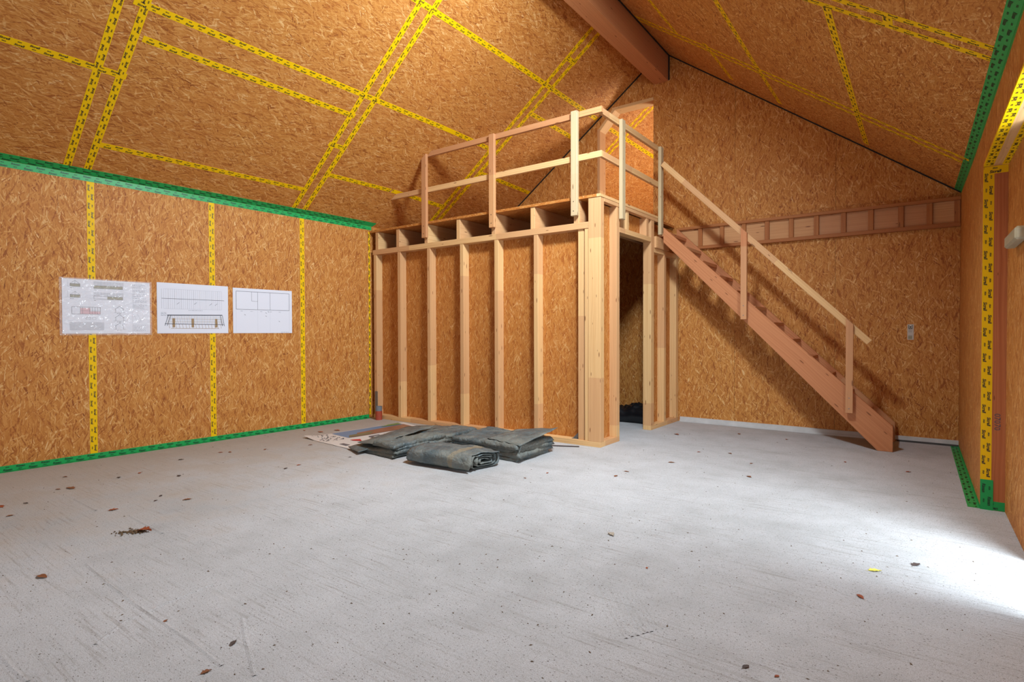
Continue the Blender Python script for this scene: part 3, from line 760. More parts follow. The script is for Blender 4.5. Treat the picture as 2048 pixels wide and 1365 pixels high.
# ------------------------------------------------------------------ guard rail
gr = thing('guard_rail', 'timber guard rail with two rails along the edge of the loft', 'railing', (-4.3, YS, 2.68))
for x0, z0, z1, mt, w in ((-5.742, 2.68, 3.890, 'pine_red', .09), (-4.518, 2.688, 3.893, 'pine_red', .085), (-3.298, 2.688, 3.905, 'pine_pale', .085)):
    o = Mesh().box(x0, x0+w, YS-.06, YS-.013, z0, z1, (0, 0, 1)).build('post', mt, gr, .004)
    if mt == 'pine_pale': o['label'] = 'pale whitish post'
    for dz in (.055, .165): Mesh().tube((x0+w*.45, YS-.0615, z0+dz), (x0+w*.45, YS-.059, z0+dz), .006, 8).build('screw_head', 'seal', o)
for y0, z0, z1 in ((6.215, 2.69, 3.885), (7.385, 2.66, 3.862)):
    m = Mesh(); x0 = xs(y0)+.012
    m.box(x0, x0+.045, y0, y0+.09, z0, z1, (0, 0, 1)); o = m.build('post', 'pine_pale', gr, .004); o['label'] = 'pale whitish post'
yr0, yr1 = YS-.012, YS+.026
def zcut(z):                                      # where a rail meets the sloping ceiling
    x = -6.6
    while zroof(x, YS) < z: x += .002
    return x
Mesh().prism([(zcut(3.83)+.01, yr0, 3.832), (XC+.02, yr0, 3.832), (XC+.02, yr0, 3.90), (zcut(3.90)+.01, yr0, 3.90)], (0, yr1-yr0, 0), (1, 0, 0)).build('rail', 'pine_red', gr)
Mesh().prism([(zcut(3.325)+.01, yr0, 3.328), (XC+.02, yr0, 3.328), (XC+.02, yr0, 3.398), (zcut(3.398)+.01, yr0, 3.398)], (0, yr1-yr0, 0), (1, 0, 0)).build('rail', 'pine', gr)
for z0, z1 in ((3.805, 3.878), (3.315, 3.388)):
    m = Mesh(); a, b = YS+.027, 7.46
    m.hexa([(xs(a)-.03, a, z0+.022), (xs(a)+.009, a, z0+.022), (xs(b)+.009, b, z0), (xs(b)-.03, b, z0)], [(xs(a)-.03, a, z1+.022), (xs(a)+.009, a, z1+.022), (xs(b)+.009, b, z1), (xs(b)-.03, b, z1)], (0, 1, 0))
    m.build('rail', 'pine', gr, .002)

# ------------------------------------------------------------------ staircase
st = thing('staircase', 'steep pine staircase up to the loft against the back wall', 'staircase', (-.3, 7.75, 0))
SL = .9485                                        # slope
def sz(x): return 2.762-SL*(x+2.83)               # top edge of the stringers
VD = .352
YO0, YO1, YI0, YI1 = 7.40, 7.445, 8.085, 8.13
for y0, y1 in ((YO0, YO1), (YI0, YI1)):
    xa = -2.822 if y0 == YO0 else xs(8.1)+.004
    xb = -.215
    xf = -2.83+(2.762-VD)/SL                      # lower edge meets the floor
    poly = [(xa, y0, sz(xa)-VD+.07), (xf+.03, y0, .001), (xb, y0, .001), (xb, y0, sz(xb)-.045), (xa, y0, sz(xa)+.035)]
    if y0 == YO0: poly = [(xa, y0, 2.555), (-.358, y0, .001), (xb, y0, .001), (xb, y0, sz(xb)), (xa, y0, sz(xa))]
    Mesh().prism(poly, (0, y1-y0, 0), (1, 0, -SL)).build('stringer', 'stringer', st, .003)
for k in range(1, 14):
    zt = .2065*k
    xn = min(-.236-.1995*(k-1), -2.83+(2.762-zt+.012)/SL)                 # nose
    m = Mesh(); m.box(xn-.172, xn, YO1, YI0, zt-.042, zt, (0, 1, 0)); m.build('tread', 'stringer', st, .002)
hr0, hr1 = 7.36, 7.397
P0, P1 = Vector((-2.822, (hr0+hr1)/2, 3.617)), Vector((-.437, (hr0+hr1)/2, 1.206))
d = (P1-P0).normalized(); upv = Vector((0, 1, 0)).cross(d).normalized()
m = Mesh(); m.beam(P0, P1, (0, 1, 0), upv, hr1-hr0, .072); m.build('handrail', 'pine', st, .003)
def hz(x): return P0.z+(P1.z-P0.z)*(x-P0.x)/(P1.x-P0.x)
for x0 in (-1.795, -.660):
    w = .072; zb = sz(x0)-VD+.055
    po = Mesh().prism([(x0, hr0-.045, zb), (x0+w, hr0-.045, zb), (x0+w, hr0-.045, hz(x0+w)+.050), (x0, hr0-.045, hz(x0)+.050)], (0, .044, 0), (0, 0, 1)).build('post', 'stringer', st, .002)
    for dz in (.05, .17): Mesh().tube((x0+.035, hr0-.048, zb+dz), (x0+.035, hr0-.044, zb+dz), .006, 8).build('screw_head', 'steel', po)

# ------------------------------------------------------------------ ledger frame on the back wall
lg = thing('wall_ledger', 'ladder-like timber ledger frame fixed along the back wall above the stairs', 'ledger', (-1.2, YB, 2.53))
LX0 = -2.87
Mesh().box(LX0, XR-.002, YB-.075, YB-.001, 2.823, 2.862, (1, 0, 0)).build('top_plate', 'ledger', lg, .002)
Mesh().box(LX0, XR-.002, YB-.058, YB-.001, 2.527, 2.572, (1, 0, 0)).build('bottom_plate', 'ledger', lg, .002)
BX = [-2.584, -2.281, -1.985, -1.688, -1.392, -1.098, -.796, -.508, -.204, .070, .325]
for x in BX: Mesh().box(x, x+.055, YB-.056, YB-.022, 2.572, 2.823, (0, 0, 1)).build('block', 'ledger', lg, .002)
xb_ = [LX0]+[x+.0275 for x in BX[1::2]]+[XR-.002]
for a, b in zip(xb_, xb_[1:]): Mesh().box(a, b-.001, YB-.022, YB-.001, 2.572, 2.823, (1, 0, 0)).build('infill_board', 'pine_red', lg)  # redder pine puts the infill's shaded tone into the colour

# ------------------------------------------------------------------ drawings on the left wall
def on_left(y, z, off): return Vector((xl(y), y, z))+NL*off
EXL = Vector((.0407, 1, 0)).normalized()
class Sheet:
    def __init__(s, name, label, y0, z0, y1, z1):
        s.y0, s.z0, s.w, s.h = y0, z0, y1-y0, z1-z0
        s.t = thing(name, label, 'drawing', tuple(on_left((y0+y1)/2, z0, .004)), 'construction drawings pinned to the left wall')
        m = Mesh(); a = [on_left(y0, z0, .003), on_left(y1, z0, .003), on_left(y1, z1, .003), on_left(y0, z1, .003)]
        m.prism(a, NL*.002, (0, 1, 0)); m.build('paper', 'paper', s.t)
        s.ink = {}
    def pt(s, u, v, o=.0058): return on_left(s.y0+u*s.w, s.z0+v*s.h, o)
    def line(s, u0, v0, u1, v1, w=.0016, mat='ink'):
        p, q = s.pt(u0, v0), s.pt(u1, v1); d = (q-p)
        if d.length < 1e-6: return
        k = NL.cross(d.normalized())*w/2
        s.ink.setdefault(mat, Mesh()).face([p-k, q-k, q+k, p+k], (0, 1, 0))
    def rect(s, u0, v0, u1, v1, mat, o=.0054):
        s.ink.setdefault(mat, Mesh()).face([s.pt(u0, v0, o), s.pt(u1, v0, o), s.pt(u1, v1, o), s.pt(u0, v1, o)], (0, 1, 0))
    def frame(s, u0, v0, u1, v1, w=.0016, mat='ink'):
        for a in ((u0, v0, u1, v0), (u1, v0, u1, v1), (u1, v1, u0, v1), (u0, v1, u0, v0)): s.line(*a, w, mat)
    def words(s, u0, u1, v, mat='ink_light', w=.004):
        u = u0
        while u < u1:
            k = random.uniform(.012, .04); s.line(u, v, min(u+k, u1), v, w, mat); u += k+.008
    def done(s):
        for k, m in s.ink.items():
            o = m.build('printed_drawing', k, s.t); o['kind'] = 'stuff'
R = random.Random(3)
s1 = Sheet('plan_sheet', 'large white plan sheet in a crinkled clear sleeve, nearest the camera on the left wall', 1.922, 1.328, 2.718, 1.899)
for v in (.86, .66):
    s1.rect(.085, v, .19, v+.05, 'ink_olive'); s1.frame(.085, v, .19, v+.05, .003)
    s1.line(.085, v+.05, .137, v+.11, .002); s1.line(.137, v+.11, .19, v+.05, .002); s1.line(.137, v, .137, v+.12, .002)
    s1.line(.03, v, .32, v, .0012, 'ink_light'); s1.line(.06, v, .06, v+.12, .0012, 'ink_light'); s1.words(.085, .12, v-.025, 'ink')
    s1.rect(.335, v+.035, .68, v+.11, 'ink_pale'); s1.line(.32, v, .72, v-.02, .0012, 'ink_light')
    s1.rect(.34 if v > .8 else .49, v-.02, .67, v+.035, 'ink_olive'); s1.frame(.34, v-.02, .67, v+.035, .002)
    for i in range(9): s1.line(.35+i*.036, v+.035, .35+i*.036, v+.11, .0012, 'ink_light')
    s1.words(.34, .37, v-.045, 'ink')
s1.frame(.10, .36, .41, .49, .003); s1.rect(.19, .36, .30, .47, 'ink_pink'); s1.rect(.30, .36, .41, .41, 'ink_pink')
for u in (.19, .215, .29, .32, .35, .38): s1.line(u, .36, u, .49, .002)
s1.line(.19, .42, .41, .42, .002); s1.frame(.25, .265, .30, .30, .002); s1.frame(.32, .265, .36, .30, .0012)
s1.rect(.075, .06, .45, .21, 'ink_pale')
for i in range(7): s1.line(.08, .07+.022*i, .445, .07+.022*i, .0012, 'ink_light')
for v in (.40, .24, .08):
    s1.line(.575, v+.06, .63, v+.12, .003); s1.line(.63, v+.12, .685, v+.06, .003); s1.line(.585, v, .585, v+.07, .003); s1.line(.675, v, .675, v+.07, .002)
    s1.line(.56, v, .70, v, .0016); s1.words(.60, .65, v-.02, 'ink')
for v in [.95-.018*i for i in range(28)]:
    if R.random() < .82: s1.words(.79, .79+R.uniform(.09, .185), v, 'ink_light', .0035)
for a in ((.80, .38, .84, .22), (.84, .38, .90, .22), (.93, .36, .86, .20)): s1.line(*a, .0014, 'ink_light')
s1.frame(.79, .04, .97, .17, .0014, 'ink_light')
for i in range(5): s1.words(.80, .95, .06+.022*i, 'ink_light')
s1.line(.785, .04, .785, .96, .001, 'ink_light')
s1.done()
# sleeve
m = Mesh(); nu, nv = 26, 18
def sl(i, j):
    u, v = -.03+1.05*i/nu, -.03+1.05*j/nv
    b = .008+.016*max(0, mnoise.noise(Vector((u*6, v*5, 1.7))))+.016*abs(mnoise.noise(Vector((u*17-v*9, v*13, 4.2))))
    return s1.pt(u, v, b)
for i in range(nu):
    for j in range(nv): m.face([sl(i, j), sl(i+1, j), sl(i+1, j+1), sl(i, j+1)], (0, 1, 0))
o = m.build('plastic_sleeve', 'film', s1.t, weld=True, smooth=False); o['label'] = 'crinkled clear plastic sleeve'

s2 = Sheet('plan_sheet', 'middle plan sheet with a perspective of a timber frame building', 2.789, 1.328, 3.588, 1.915)
for i in range(30): s2.line(.06+i*.029, .49, .06+i*.029, .88, .0012, 'ink_light' if i % 3 else 'ink')
s2.line(.06, .69, .94, .69, .004); s2.line(.09, .88, .90, .88, .0012, 'ink_light'); s2.line(.09, .49, .9, .49, .0012, 'ink_light'); s2.words(.42, .62, .465, 'ink_light')
for u, v in ((.26, .60), (.5, .61), (.72, .60), (.8, .6)): s2.line(u, v-.02, u+.035, v+.02, .003)
for v in (.41, .39, .37, .35): s2.words(.05, .12, v, 'ink_light')
s2.line(.13, .36, .91, .38, .010); s2.line(.10, .19, .93, .18, .006); s2.line(.18, .10, .86, .10, .004, 'ink_tan')
for i in range(34):
    u = .14+i*.0228; s2.line(u, .355, u-.03+.05*i/34, .185, .002, 'ink_tan' if i % 2 else 'ink')
    if i % 2: s2.line(u-.01, .185, u, .10, .003, 'ink_tan')
for u in (.12, .15, .90, .93): s2.line(u+.03 if u < .5 else u-.02, .37, u-.02 if u < .5 else u+.01, .15, .005)
for u in (.20, .46, .80): s2.rect(u, .12, u+.035, .30, 'ink_tan')
s2.line(.15, .29, .90, .29, .002, 'ink_tan'); s2.line(.15, .23, .9, .24, .002, 'ink_tan')
s2.done()
s3 = Sheet('plan_sheet', 'plainest plan sheet with a floor plan outline, nearest the stud wall', 3.648, 1.328, 4.450, 1.905)
s3.frame(.05, .53, .95, .93, .004)
for u in (.40, .61): s3.line(u, .53, u, .93, .003)
s3.line(.30, .93, .30, .72, .0025); s3.line(.30, .72, .40, .72, .0025)
for u in (.05, .40, .61, .95):
    for i in range(16): s3.line(u, .04+i*.03, u, .055+i*.03, .0018, 'ink_light')
for u, v in ((.18, .42), (.53, .47), (.57, .50), (.53, .40), (.76, .28)): s3.line(u, v, u+.02, v-.02, .004)
for i in range(5): s3.words(.12+i*.16, .16+i*.16, .49, 'ink_light')
s3.words(.80, .95, .02, 'ink_light')
s3.done()

# card on the back wall
cd = thing('notice_card', 'small narrow white card on the back wall right of the stairs', 'card', (-.072, YB-.004, 1.228))
def cq(m, x0, x1, z0, z1, o): m.face([(x0, YB-o, z0), (x1, YB-o, z0), (x1, YB-o, z1), (x0, YB-o, z1)], (1, 0, 0))
Mesh().box(-.104, -.042, YB-.004, YB-.001, 1.228, 1.413).build('paper', plain('card_white', (196, 190, 180), .6), cd)
m = Mesh()
for a in ((-.093, -.087, 1.362, 1.405), (-.060, -.054, 1.362, 1.405), (-.093, -.054, 1.358, 1.366), (-.081, -.066, 1.372, 1.388)): cq(m, *a, .0046)
m.build('emblem', 'print', cd)
m = Mesh()
for a in ((-.095, -.07, 1.342, 1.346), (-.066, -.055, 1.342, 1.346), (-.095, -.06, 1.328, 1.331), (-.095, -.056, 1.318, 1.320), (-.095, -.055, 1.276, 1.279)): cq(m, *a, .0046)
o = m.build('printed_lines', 'ink', cd); o['kind'] = 'stuff'
m = Mesh(); cq(m, -.096, -.056, 1.236, 1.272, .0045); m.build('printed_panel', plain('card_olive', (150, 146, 118), .6), cd)

# ------------------------------------------------------------------ small fittings at the stud wall
pp = thing('drain_pipe', 'short red brown drain pipe stub with grey socket in the far left corner', 'pipe', (-6.655, 5.69, 0))
Mesh().tube((-6.655, 5.69, 0), (-6.655, 5.69, .135), .052, 20).build('pipe', 'pipe', pp, smooth=False)
m = Mesh(); m.tube((-6.655, 5.69, .136), (-6.655, 5.69, .205), .050, 20, cap=False); m.tube((-6.655, 5.69, .205), (-6.655, 5.69, .136), .043, 20, cap=False)
m.build('socket', 'socket', pp); Mesh().tube((-6.655, 5.69, .136), (-6.655, 5.69, .14), .043, 20).build('socket_floor', 'socket', pp)
o = Mesh().box(-6.826, -6.766, YS-.006, YS-.001, .10, .42, (0, 0, 1)).build('metal_strap', 'steel', None, .001); tag(o, 'grey metal strap plate on the foot of the leftmost stud', 'plate')
o = Mesh()
o.prism([(-3.340, YS+.06, ZSP), (-3.245, YS+.06, ZSP), (-3.245, YS+.06, .155)], (0, .004, 0), (0, 0, 1)); o.box(-3.34, -3.245, YS+.03, YS+.06, ZSP, ZSP+.004)
tag(o.build('angle_bracket', 'steel'), 'grey metal angle bracket at the foot of the stud beside the corner post', 'bracket')
tag(Mesh().beam((-3.50, 5.50, .008), (-3.155, 5.655, .008), Vector((.155, -.345, 0)).normalized(), (0, 0, 1), .012, .010).build('wood_strip', 'leaf_dark'), 'thin dark wood strip on the floor beside the right tarpaulin', 'strip')
tag(Mesh().beam((-4.62, 5.70, .008), (-4.20, 5.715, .008), (0, 1, 0), (0, 0, 1), .03, .012).build('wood_strip', 'white_print'), 'thin white strip on the floor behind the folded tarpaulins', 'strip')

# ------------------------------------------------------------------ banner and tarpaulins on the floor
bn = thing('printed_banner', 'printed banner with blue sky and house picture lying half under the tarpaulins', 'banner', (-5.75, 4.7, 0))
BA, BB, BC, BD = Vector((-6.26, 4.14, .004)), Vector((-5.20, 4.04, .004)), Vector((-5.15, 5.45, .004)), Vector((-6.15, 5.72, .004))
def bq(u, v, z=0.0):
    p = BA*(1-u)*(1-v)+BB*u*(1-v)+BC*u*v+BD*(1-u)*v
    k = .03*max(0, 1-v*8)*max(0, 1-u*5)+.004*abs(mnoise.noise(Vector((u*4, v*4, 2))))
    return p+Vector((0, 0, z+k))
def bpatch(us, vs_, z, name, mat):
    m = Mesh(); n = 8
    for i in range(n):
        for j in range(n):
            f = lambda a, b: bq(us[0]+(us[1]-us[0])*a/n, vs_[0]+(vs_[1]-vs_[0])*b/n, z)
            m.face([f(i, j), f(i+1, j), f(i+1, j+1), f(i, j+1)], (0, 1, 0))
    return m.build(name, mat, bn, weld=True, smooth=True)
bpatch((0, 1), (0, 1), 0, 'sheet', 'white_print')
bpatch((.02, .42), (.24, .94), .0015, 'printed_sky', 'blue_print')
def bpoly(pts, z, name, mat): m = Mesh(); m.face([bq(u, v, z) for u, v in pts], (0, 1, 0)); return m.build(name, mat, bn)
bpoly([(.24, .40), (.30, .38), (.30, .94), (.16, .94), (.18, .7)], .004, 'printed_roof', 'brown_print')
bpoly([(.42, .26), (.44, .30), (.46, .94), (.29, .94), (.29, .50), (.34, .38)], .0048, 'printed_house', 'brown_print')
bpoly([(.42, .25), (.30, .30), (.31, .55), (.43, .45)], .0055, 'printed_garden', 'olive_print')
bpoly([(.02, .82), (.10, .70), (.14, .84), (.12, .93), (.02, .93)], .0058, 'printed_tree', 'green_print')
bpoly([(.55, .20), (.62, .20), (.72, .24), (.60, .28)], .004, 'printed_mark', 'red_print')
m = Mesh()
for u0, v0, u1, v1 in ((.55, .40, .78, .40), (.55, .40, .55, .50), (.66, .40, .66, .48), (.78, .40, .78, .5), (.55, .56, .78, .56), (.55, .66, .66, .56), (.66, .56, .78, .66), (.55, .72, .78, .72), (.55, .72, .55, .82), (.66, .72, .66, .80), (.55, .88, .78, .88), (.60, .88, .60, .97)):
    du, dv = (.02, 0) if u0 == u1 else (0, .018)
    m.face([bq(u0-du, v0-dv, .004), bq(u1-du, v1-dv, .004), bq(u1+du, v1+dv, .004), bq(u0+du, v0+dv, .004)], (0, 1, 0))
m.build('printed_letters', 'grey_print', bn)
m = Mesh()
for i in range(90):
    u, v = R.uniform(.03, .45), R.uniform(.03, .20); k = R.uniform(.008, .02)
    m.face([bq(u, v, .003), bq(u+k, v, .003), bq(u+k, v+k*.6, .003), bq(u, v+k*.6, .003)], (0, 1, 0))
o = m.build('printed_pattern', 'ink', bn); o['kind'] = 'stuff'
m = Mesh(); m.face([bq(.66, .05, .003), bq(.80, .05, .003), bq(.80, .09, .003), bq(.66, .09, .003)], (0, 1, 0)); m.build('printed_label', 'grey_print', bn)

def pad(parent, name, quad, z0, h, seed, mat='tarp', nu=48, nv=40, edge=.10, wr=.02, hf=None, zt=None):
    """a folded slab of sheet: rounded edge, creased top, flat underside"""
    A, B, C_, D = [Vector((*p, 0)) for p in quad]; m = Mesh()
    def P(i, j):
        u, v = i/nu, j/nv
        p = A*(1-u)*(1-v)+B*u*(1-v)+C_*u*v+D*(1-u)*v
        eu = 1-abs(2*u-1)**(1/edge*.9); ev = 1-abs(2*v-1)**(1/edge*.9)
        k = max(0, eu)**.5*max(0, ev)**.5
        big = mnoise.noise(Vector((p.x*2.2, p.y*2.2, seed)))
        q = Vector((p.x*5+seed, p.y*7, seed*1.3))
        crease = (1-abs(mnoise.noise(q)))**4 + .6*(1-abs(mnoise.noise(q*2.3)))**5
        hh = h*(hf(u, v) if hf else 1.0)
        out = .02*mnoise.noise(Vector((p.x*3, p.y*3, seed+9)))
        jig = Vector((mnoise.noise(Vector((p.y*5, seed, 0))), mnoise.noise(Vector((p.x*5, seed, 3))), 0))*.025
        zz = z0*(zt(u, v) if zt else 1)
        return Vector((p.x, p.y, zz+k*(hh+big*wr+crease*wr*.8-wr*.6)))+jig*(1-k*.3)
    for i in range(nu):
        for j in range(nv):
            m.face([P(i, j), P(i+1, j), P(i+1, j+1), P(i, j+1)], (1, 0, 0))
    def flat(p): return Vector((p.x, p.y, min(z0, p.z)))
    ring = [P(i, 0) for i in range(nu)]+[P(nu, j) for j in range(nv)]+[P(i, nv) for i in range(nu, 0, -1)]+[P(0, j) for j in range(nv, 0, -1)]
    m.face([flat(p) for p in ring][::-1], (1, 0, 0))
    for a, b in zip(ring, ring[1:]+ring[:1]):
        if a.z > flat(a).z+.0005 or b.z > flat(b).z+.0005: m.face([flat(a), flat(b), b, a], (1, 0, 0))
    return m.build(name, mat, parent, weld=True, smooth=True)

def roll(parent, name, e0, e1, h, length_dir, L, turns=3.2, seed=1.0, taper=.25, hb=None):
    """flattened roll of sheet: spiral section between e0 and e1 (floor), drawn out along length_dir"""
    e0, e1 = Vector((*e0, 0)), Vector((*e1, 0)); ax = (e1-e0); W_ = ax.length; ax.normalize(); ld = Vector((*length_dir, 0)).normalized()
    N = int(turns*30); n = 22; m = Mesh(); rows = []
    for j in range(n+1):
        t = j/n; row = []
        for i in range(N+1):
            a = 2*math.pi*turns*i/N; r = 1-.82*(1-i/N)
            c, s_ = math.cos(a), math.sin(a)
            cu = abs(c)**.75*math.copysign(1, c); su = abs(s_)**.62*math.copysign(1, s_)
            hh = h*(hb(t) if hb else 1)
            shrink = 1-taper*max(0, t-.75)*3
            wob = mnoise.noise(Vector((cu*2+seed, su*2, t*3.5)))*.035*r + mnoise.noise(Vector((cu*5+seed, t*9, su*3)))*.014*r
            x = W_/2+cu*r*(W_/2)*shrink
            z = hh/2+su*r*(hh/2)
            fold = .012*math.exp(-((t-.12-.05*math.sin(a))/.035)**2)+.010*math.exp(-((t-.82+.06*cu)/.03)**2)
            z2 = z+(wob*.7+fold)*(1 if z > hh*.3 else .15)
            off = .03*math.sin(3*a+seed)*r*(1-t)**3+.02*mnoise.noise(Vector((a, seed, 1)))
            p = e0+ax*(x+wob*.5)+ld*(t*L+off); p.z = max(.002+(1-r)*.01, z2)
            row.append(p)
        rows.append(row)
    for j in range(n):
        for i in range(N):
            m.face([rows[j][i], rows[j+1][i], rows[j+1][i+1], rows[j][i+1]], ld)
    # closed far end
    c = sum(rows[-1][-30:], Vector((0, 0, 0)))/30+ld*.03
    for i in range(N-30, N): m.face([rows[-1][i], c, rows[-1][i+1]], ld)
    o = m.build(name, mat='tarp_roll', parent=parent, weld=True, smooth=True)
    sm = o.modifiers.new('sheet', 'SOLIDIFY'); sm.thickness = .004; sm.offset = -1
    return o
GT = 'folded grey tarpaulins on the floor'
def layers(parent, quads, z0, h, seed, **k):
    """folded sheet: one part per fold, each a little off the one below"""
    for i, q in enumerate(quads):
        pad(parent, 'fold', q, z0+i*h*.86, h, seed+i*2.7, **k)
def flap(parent, name, pts, sag, mat='tarp', n=14):
    """loose flap of sheet: bilinear patch pts (a,b,c,d as 3D), rippled"""
    a, b, c, d = [Vector(p) for p in pts]; m = Mesh()
    def P(i, j):
        u, v = i/n, j/n
        p = a*(1-u)*(1-v)+b*u*(1-v)+c*u*v+d*(1-u)*v
        p.z += sag*math.sin(math.pi*v)*math.sin(math.pi*u)+.012*mnoise.noise(p*9)
        return p
    for i in range(n):
        for j in range(n): m.face([P(i, j), P(i+1, j), P(i+1, j+1), P(i, j+1)], (1, 0, 0))
    o = m.build(name, mat, parent, weld=True, smooth=True)
    sm = o.modifiers.new('sheet', 'SOLIDIFY'); sm.thickness = .004; sm.offset = -1
    return o
t1 = thing('folded_tarpaulin', 'wide flat folded grey green tarpaulin, leftmost, lying over the banner', 'tarpaulin', (-5.0, 4.8, 0), GT)
layers(t1, [[(-5.13, 4.04), (-4.43, 3.97), (-4.47, 5.48), (-5.46, 5.62)],
            [(-5.05, 4.00), (-4.41, 3.99), (-4.48, 5.42), (-5.50, 5.56)],
            [(-4.98, 4.14), (-4.43, 4.03), (-4.49, 5.46), (-5.40, 5.60)]], .012, .042, 2.1, wr=.016, edge=.035, hf=lambda u, v: .45+.55*min(1, 1.7*u), zt=lambda u, v: .42+.58*min(1, 1.7*u))
pad(t1, 'side_fold', [(-4.80, 4.00), (-4.43, 3.99), (-4.47, 4.86), (-4.66, 4.72)], .105, .05, 8.8, wr=.022, edge=.05)
flap(t1, 'flap', [(-5.14, 4.08, .085), (-4.76, 4.01, .115), (-4.95, 5.20, .150), (-5.42, 5.10, .095)], .015)
flap(t1, 'flap', [(-5.24, 4.03, .035), (-4.90, 3.90, .030), (-4.86, 4.30, .085), (-5.06, 4.34, .075)], .012)
t2 = thing('folded_tarpaulin', 'thick flattened roll of grey tarpaulin in front with its spiral end showing', 'tarpaulin', (-3.8, 4.2, 0), GT)
roll(t2, 'sheet', (-3.41, 3.97), (-3.39, 4.50), .165, (-1, -.10), .80, 3.6, 1.7, hb=lambda t: 1.0+.15*math.sin(t*3))
t3 = thing('folded_tarpaulin', 'folded grey tarpaulin behind the roll, its corner lifted against the stud wall', 'tarpaulin', (-3.8, 5.0, 0), GT)
up3 = lambda u, v: .8+.5*u*v
layers(t3, [[(-4.26, 4.64), (-3.30, 4.62), (-3.30, 5.24), (-4.32, 5.46)],
            [(-4.25, 4.66), (-3.26, 4.60), (-3.27, 5.28), (-4.31, 5.44)],
            [(-4.26, 4.68), (-3.32, 4.64), (-3.26, 5.30), (-4.30, 5.45)],
            [(-4.24, 4.66), (-3.28, 4.60), (-3.28, 5.30), (-4.32, 5.43)]], .004, .046, 3.9, wr=.016, edge=.035, hf=lambda u, v: .9+.25*u)
flap(t3, 'flap', [(-3.75, 4.70, .195), (-3.27, 4.63, .175), (-3.245, 5.33, .262), (-3.78, 5.36, .195)], .02)
flap(t3, 'flap', [(-3.50, 4.66, .02), (-3.285, 4.60, .01), (-3.27, 4.66, .178), (-3.52, 4.70, .19)], .012)
# dark plastic heap inside the enclosure
bh = thing('plastic_sheet_heap', 'crumpled black plastic sheet heaped inside the dark enclosure behind the door opening', 'plastic sheet', (-3.65, 7.8, 0))
pad(bh, 'sheet', [(-4.35, 7.55), (-3.10, 7.62), (-3.05, 8.15), (-4.35, 8.15)], .003, .20, 11.7, mat='black_sheet', wr=.09, edge=.22, nu=40, nv=26, hf=lambda u, v: .5+.9*u)

# ------------------------------------------------------------------ leaves and grit
def leaf_mesh(seed, kind):
    r = random.Random(seed); m = Mesh(); n = 9; L = 1.0
    up_, lo = [], []
    for i in range(n+1):
        t = i/n; w = math.sin(math.pi*t**.8)*.30*(1+.35*math.sin(i*2.3+seed)) if kind == 'lobed' else math.sin(math.pi*t)*.26
        z = .10*math.sin(math.pi*t)+.10*t*t*(seed % 2); c = .22*math.sin(t*3+seed)
        up_.append(Vector((t-.5, c*.4+w, z+.16*abs(w)+.05*r.random()))); lo.append(Vector((t-.5, c*.4-w, z+.20*abs(w)+.05*r.random())))
    mid = [Vector((a.x, (a.y+b.y)/2, .02+.06*math.sin(math.pi*i/n))) for i, (a, b) in enumerate(zip(up_, lo))]
    for i in range(n):
        m.face([mid[i], mid[i+1], up_[i+1], up_[i]], (1, 0, 0)); m.face([lo[i], lo[i+1], mid[i+1], mid[i]], (1, 0, 0))
    m.face([mid[0]+Vector((-.22, .02, .0)), mid[0]+Vector((-.22, .05, 0)), mid[0]+Vector((0, .02, .02)), mid[0]+Vector((0, -.02, .02))], (1, 0, 0))
    me = bpy.data.meshes.new('leaf'); me.from_pydata([tuple(p) for p in m.v], [], m.f)
    return me
LM = {}
for mt in ('leaf', 'leaf_red', 'leaf_yellow', 'leaf_grey', 'leaf_dark'):
    for k in range(3):
        me = leaf_mesh(k+1, 'lobed' if k != 1 else 'plain'); me.materials.append(MAT[mt]); LM[mt, k] = me
def leaf(x, y, size, mt, label, group=None):
    o = bpy.data.objects.new('leaf', LM[mt, R.randrange(3)]); COL.objects.link(o); o.location = (x, y, .0015)
    o.scale = (size*.9, size*.8, size*R.uniform(.3, .6)); o.rotation_euler = (0, 0, R.uniform(0, 6.28)); tag(o, label, 'leaf', group); return o
LEAVES = [(-6.374, 1.731, 0.054), (-5.866, 1.627, 0.099), (-5.913, 1.557, 0.045000000000000005), (-5.94, 2.019, 0.06300000000000001), (-5.971, 2.198, 0.06300000000000001), (-6.243, 2.68, 0.06300000000000001), (-4.99, 1.983, 0.045000000000000005), (-4.881, 1.903, 0.045000000000000005), (-4.712, 2.064, 0.07200000000000001), (-4.887, 1.616, 0.07200000000000001), (-5.687, 1.148, 0.081), (-5.34, 1.124, 0.054), (-5.634, 1.278, 0.045000000000000005), (-5.021, 3.264, 0.054), (-4.996, 3.105, 0.06300000000000001), (-6.261, 3.099, 0.06300000000000001), (-5.552, 2.36, 0.06300000000000001), (-3.858, 0.94, 0.09000000000000001), (-2.361, 1.215, 0.054), (-2.797, 1.126, 0.036000000000000004), (-2.246, 1.047, 0.045000000000000005), (-2.017, 5.527, 0.081), (-2.235, 4.923, 0.06300000000000001), (-2.244, 4.713, 0.07200000000000001), (-1.242, 5.39, 0.07200000000000001), (-1.347, 5.949, 0.054), (-1.225, 2.972, 0.027), (-0.544, 2.317, 0.045000000000000005), (-0.592, 6.565, 0.054), (-0.064, 6.442, 0.054), (-0.432, 2.322, 0.027), (-1.947, 6.185, 0.054), (-2.516, 7.072, 0.09000000000000001), (-1.872, 7.57, 0.07200000000000001), (-1.294, 7.524, 0.06300000000000001), (-1.649, 6.303, 0.06300000000000001), (-6.455, 4.52, 0.099), (-6.369, 4.719, 0.09000000000000001), (-6.738, 4.46, 0.054), (-5.805, 3.927, 0.06300000000000001), (-4.898, 3.791, 0.045000000000000005), (-6.2, 3.174, 0.06300000000000001), (-6.006, 3.474, 0.054), (-2.817, 4.44, 0.045000000000000005), (-2.887, 4.168, 0.036000000000000004)]
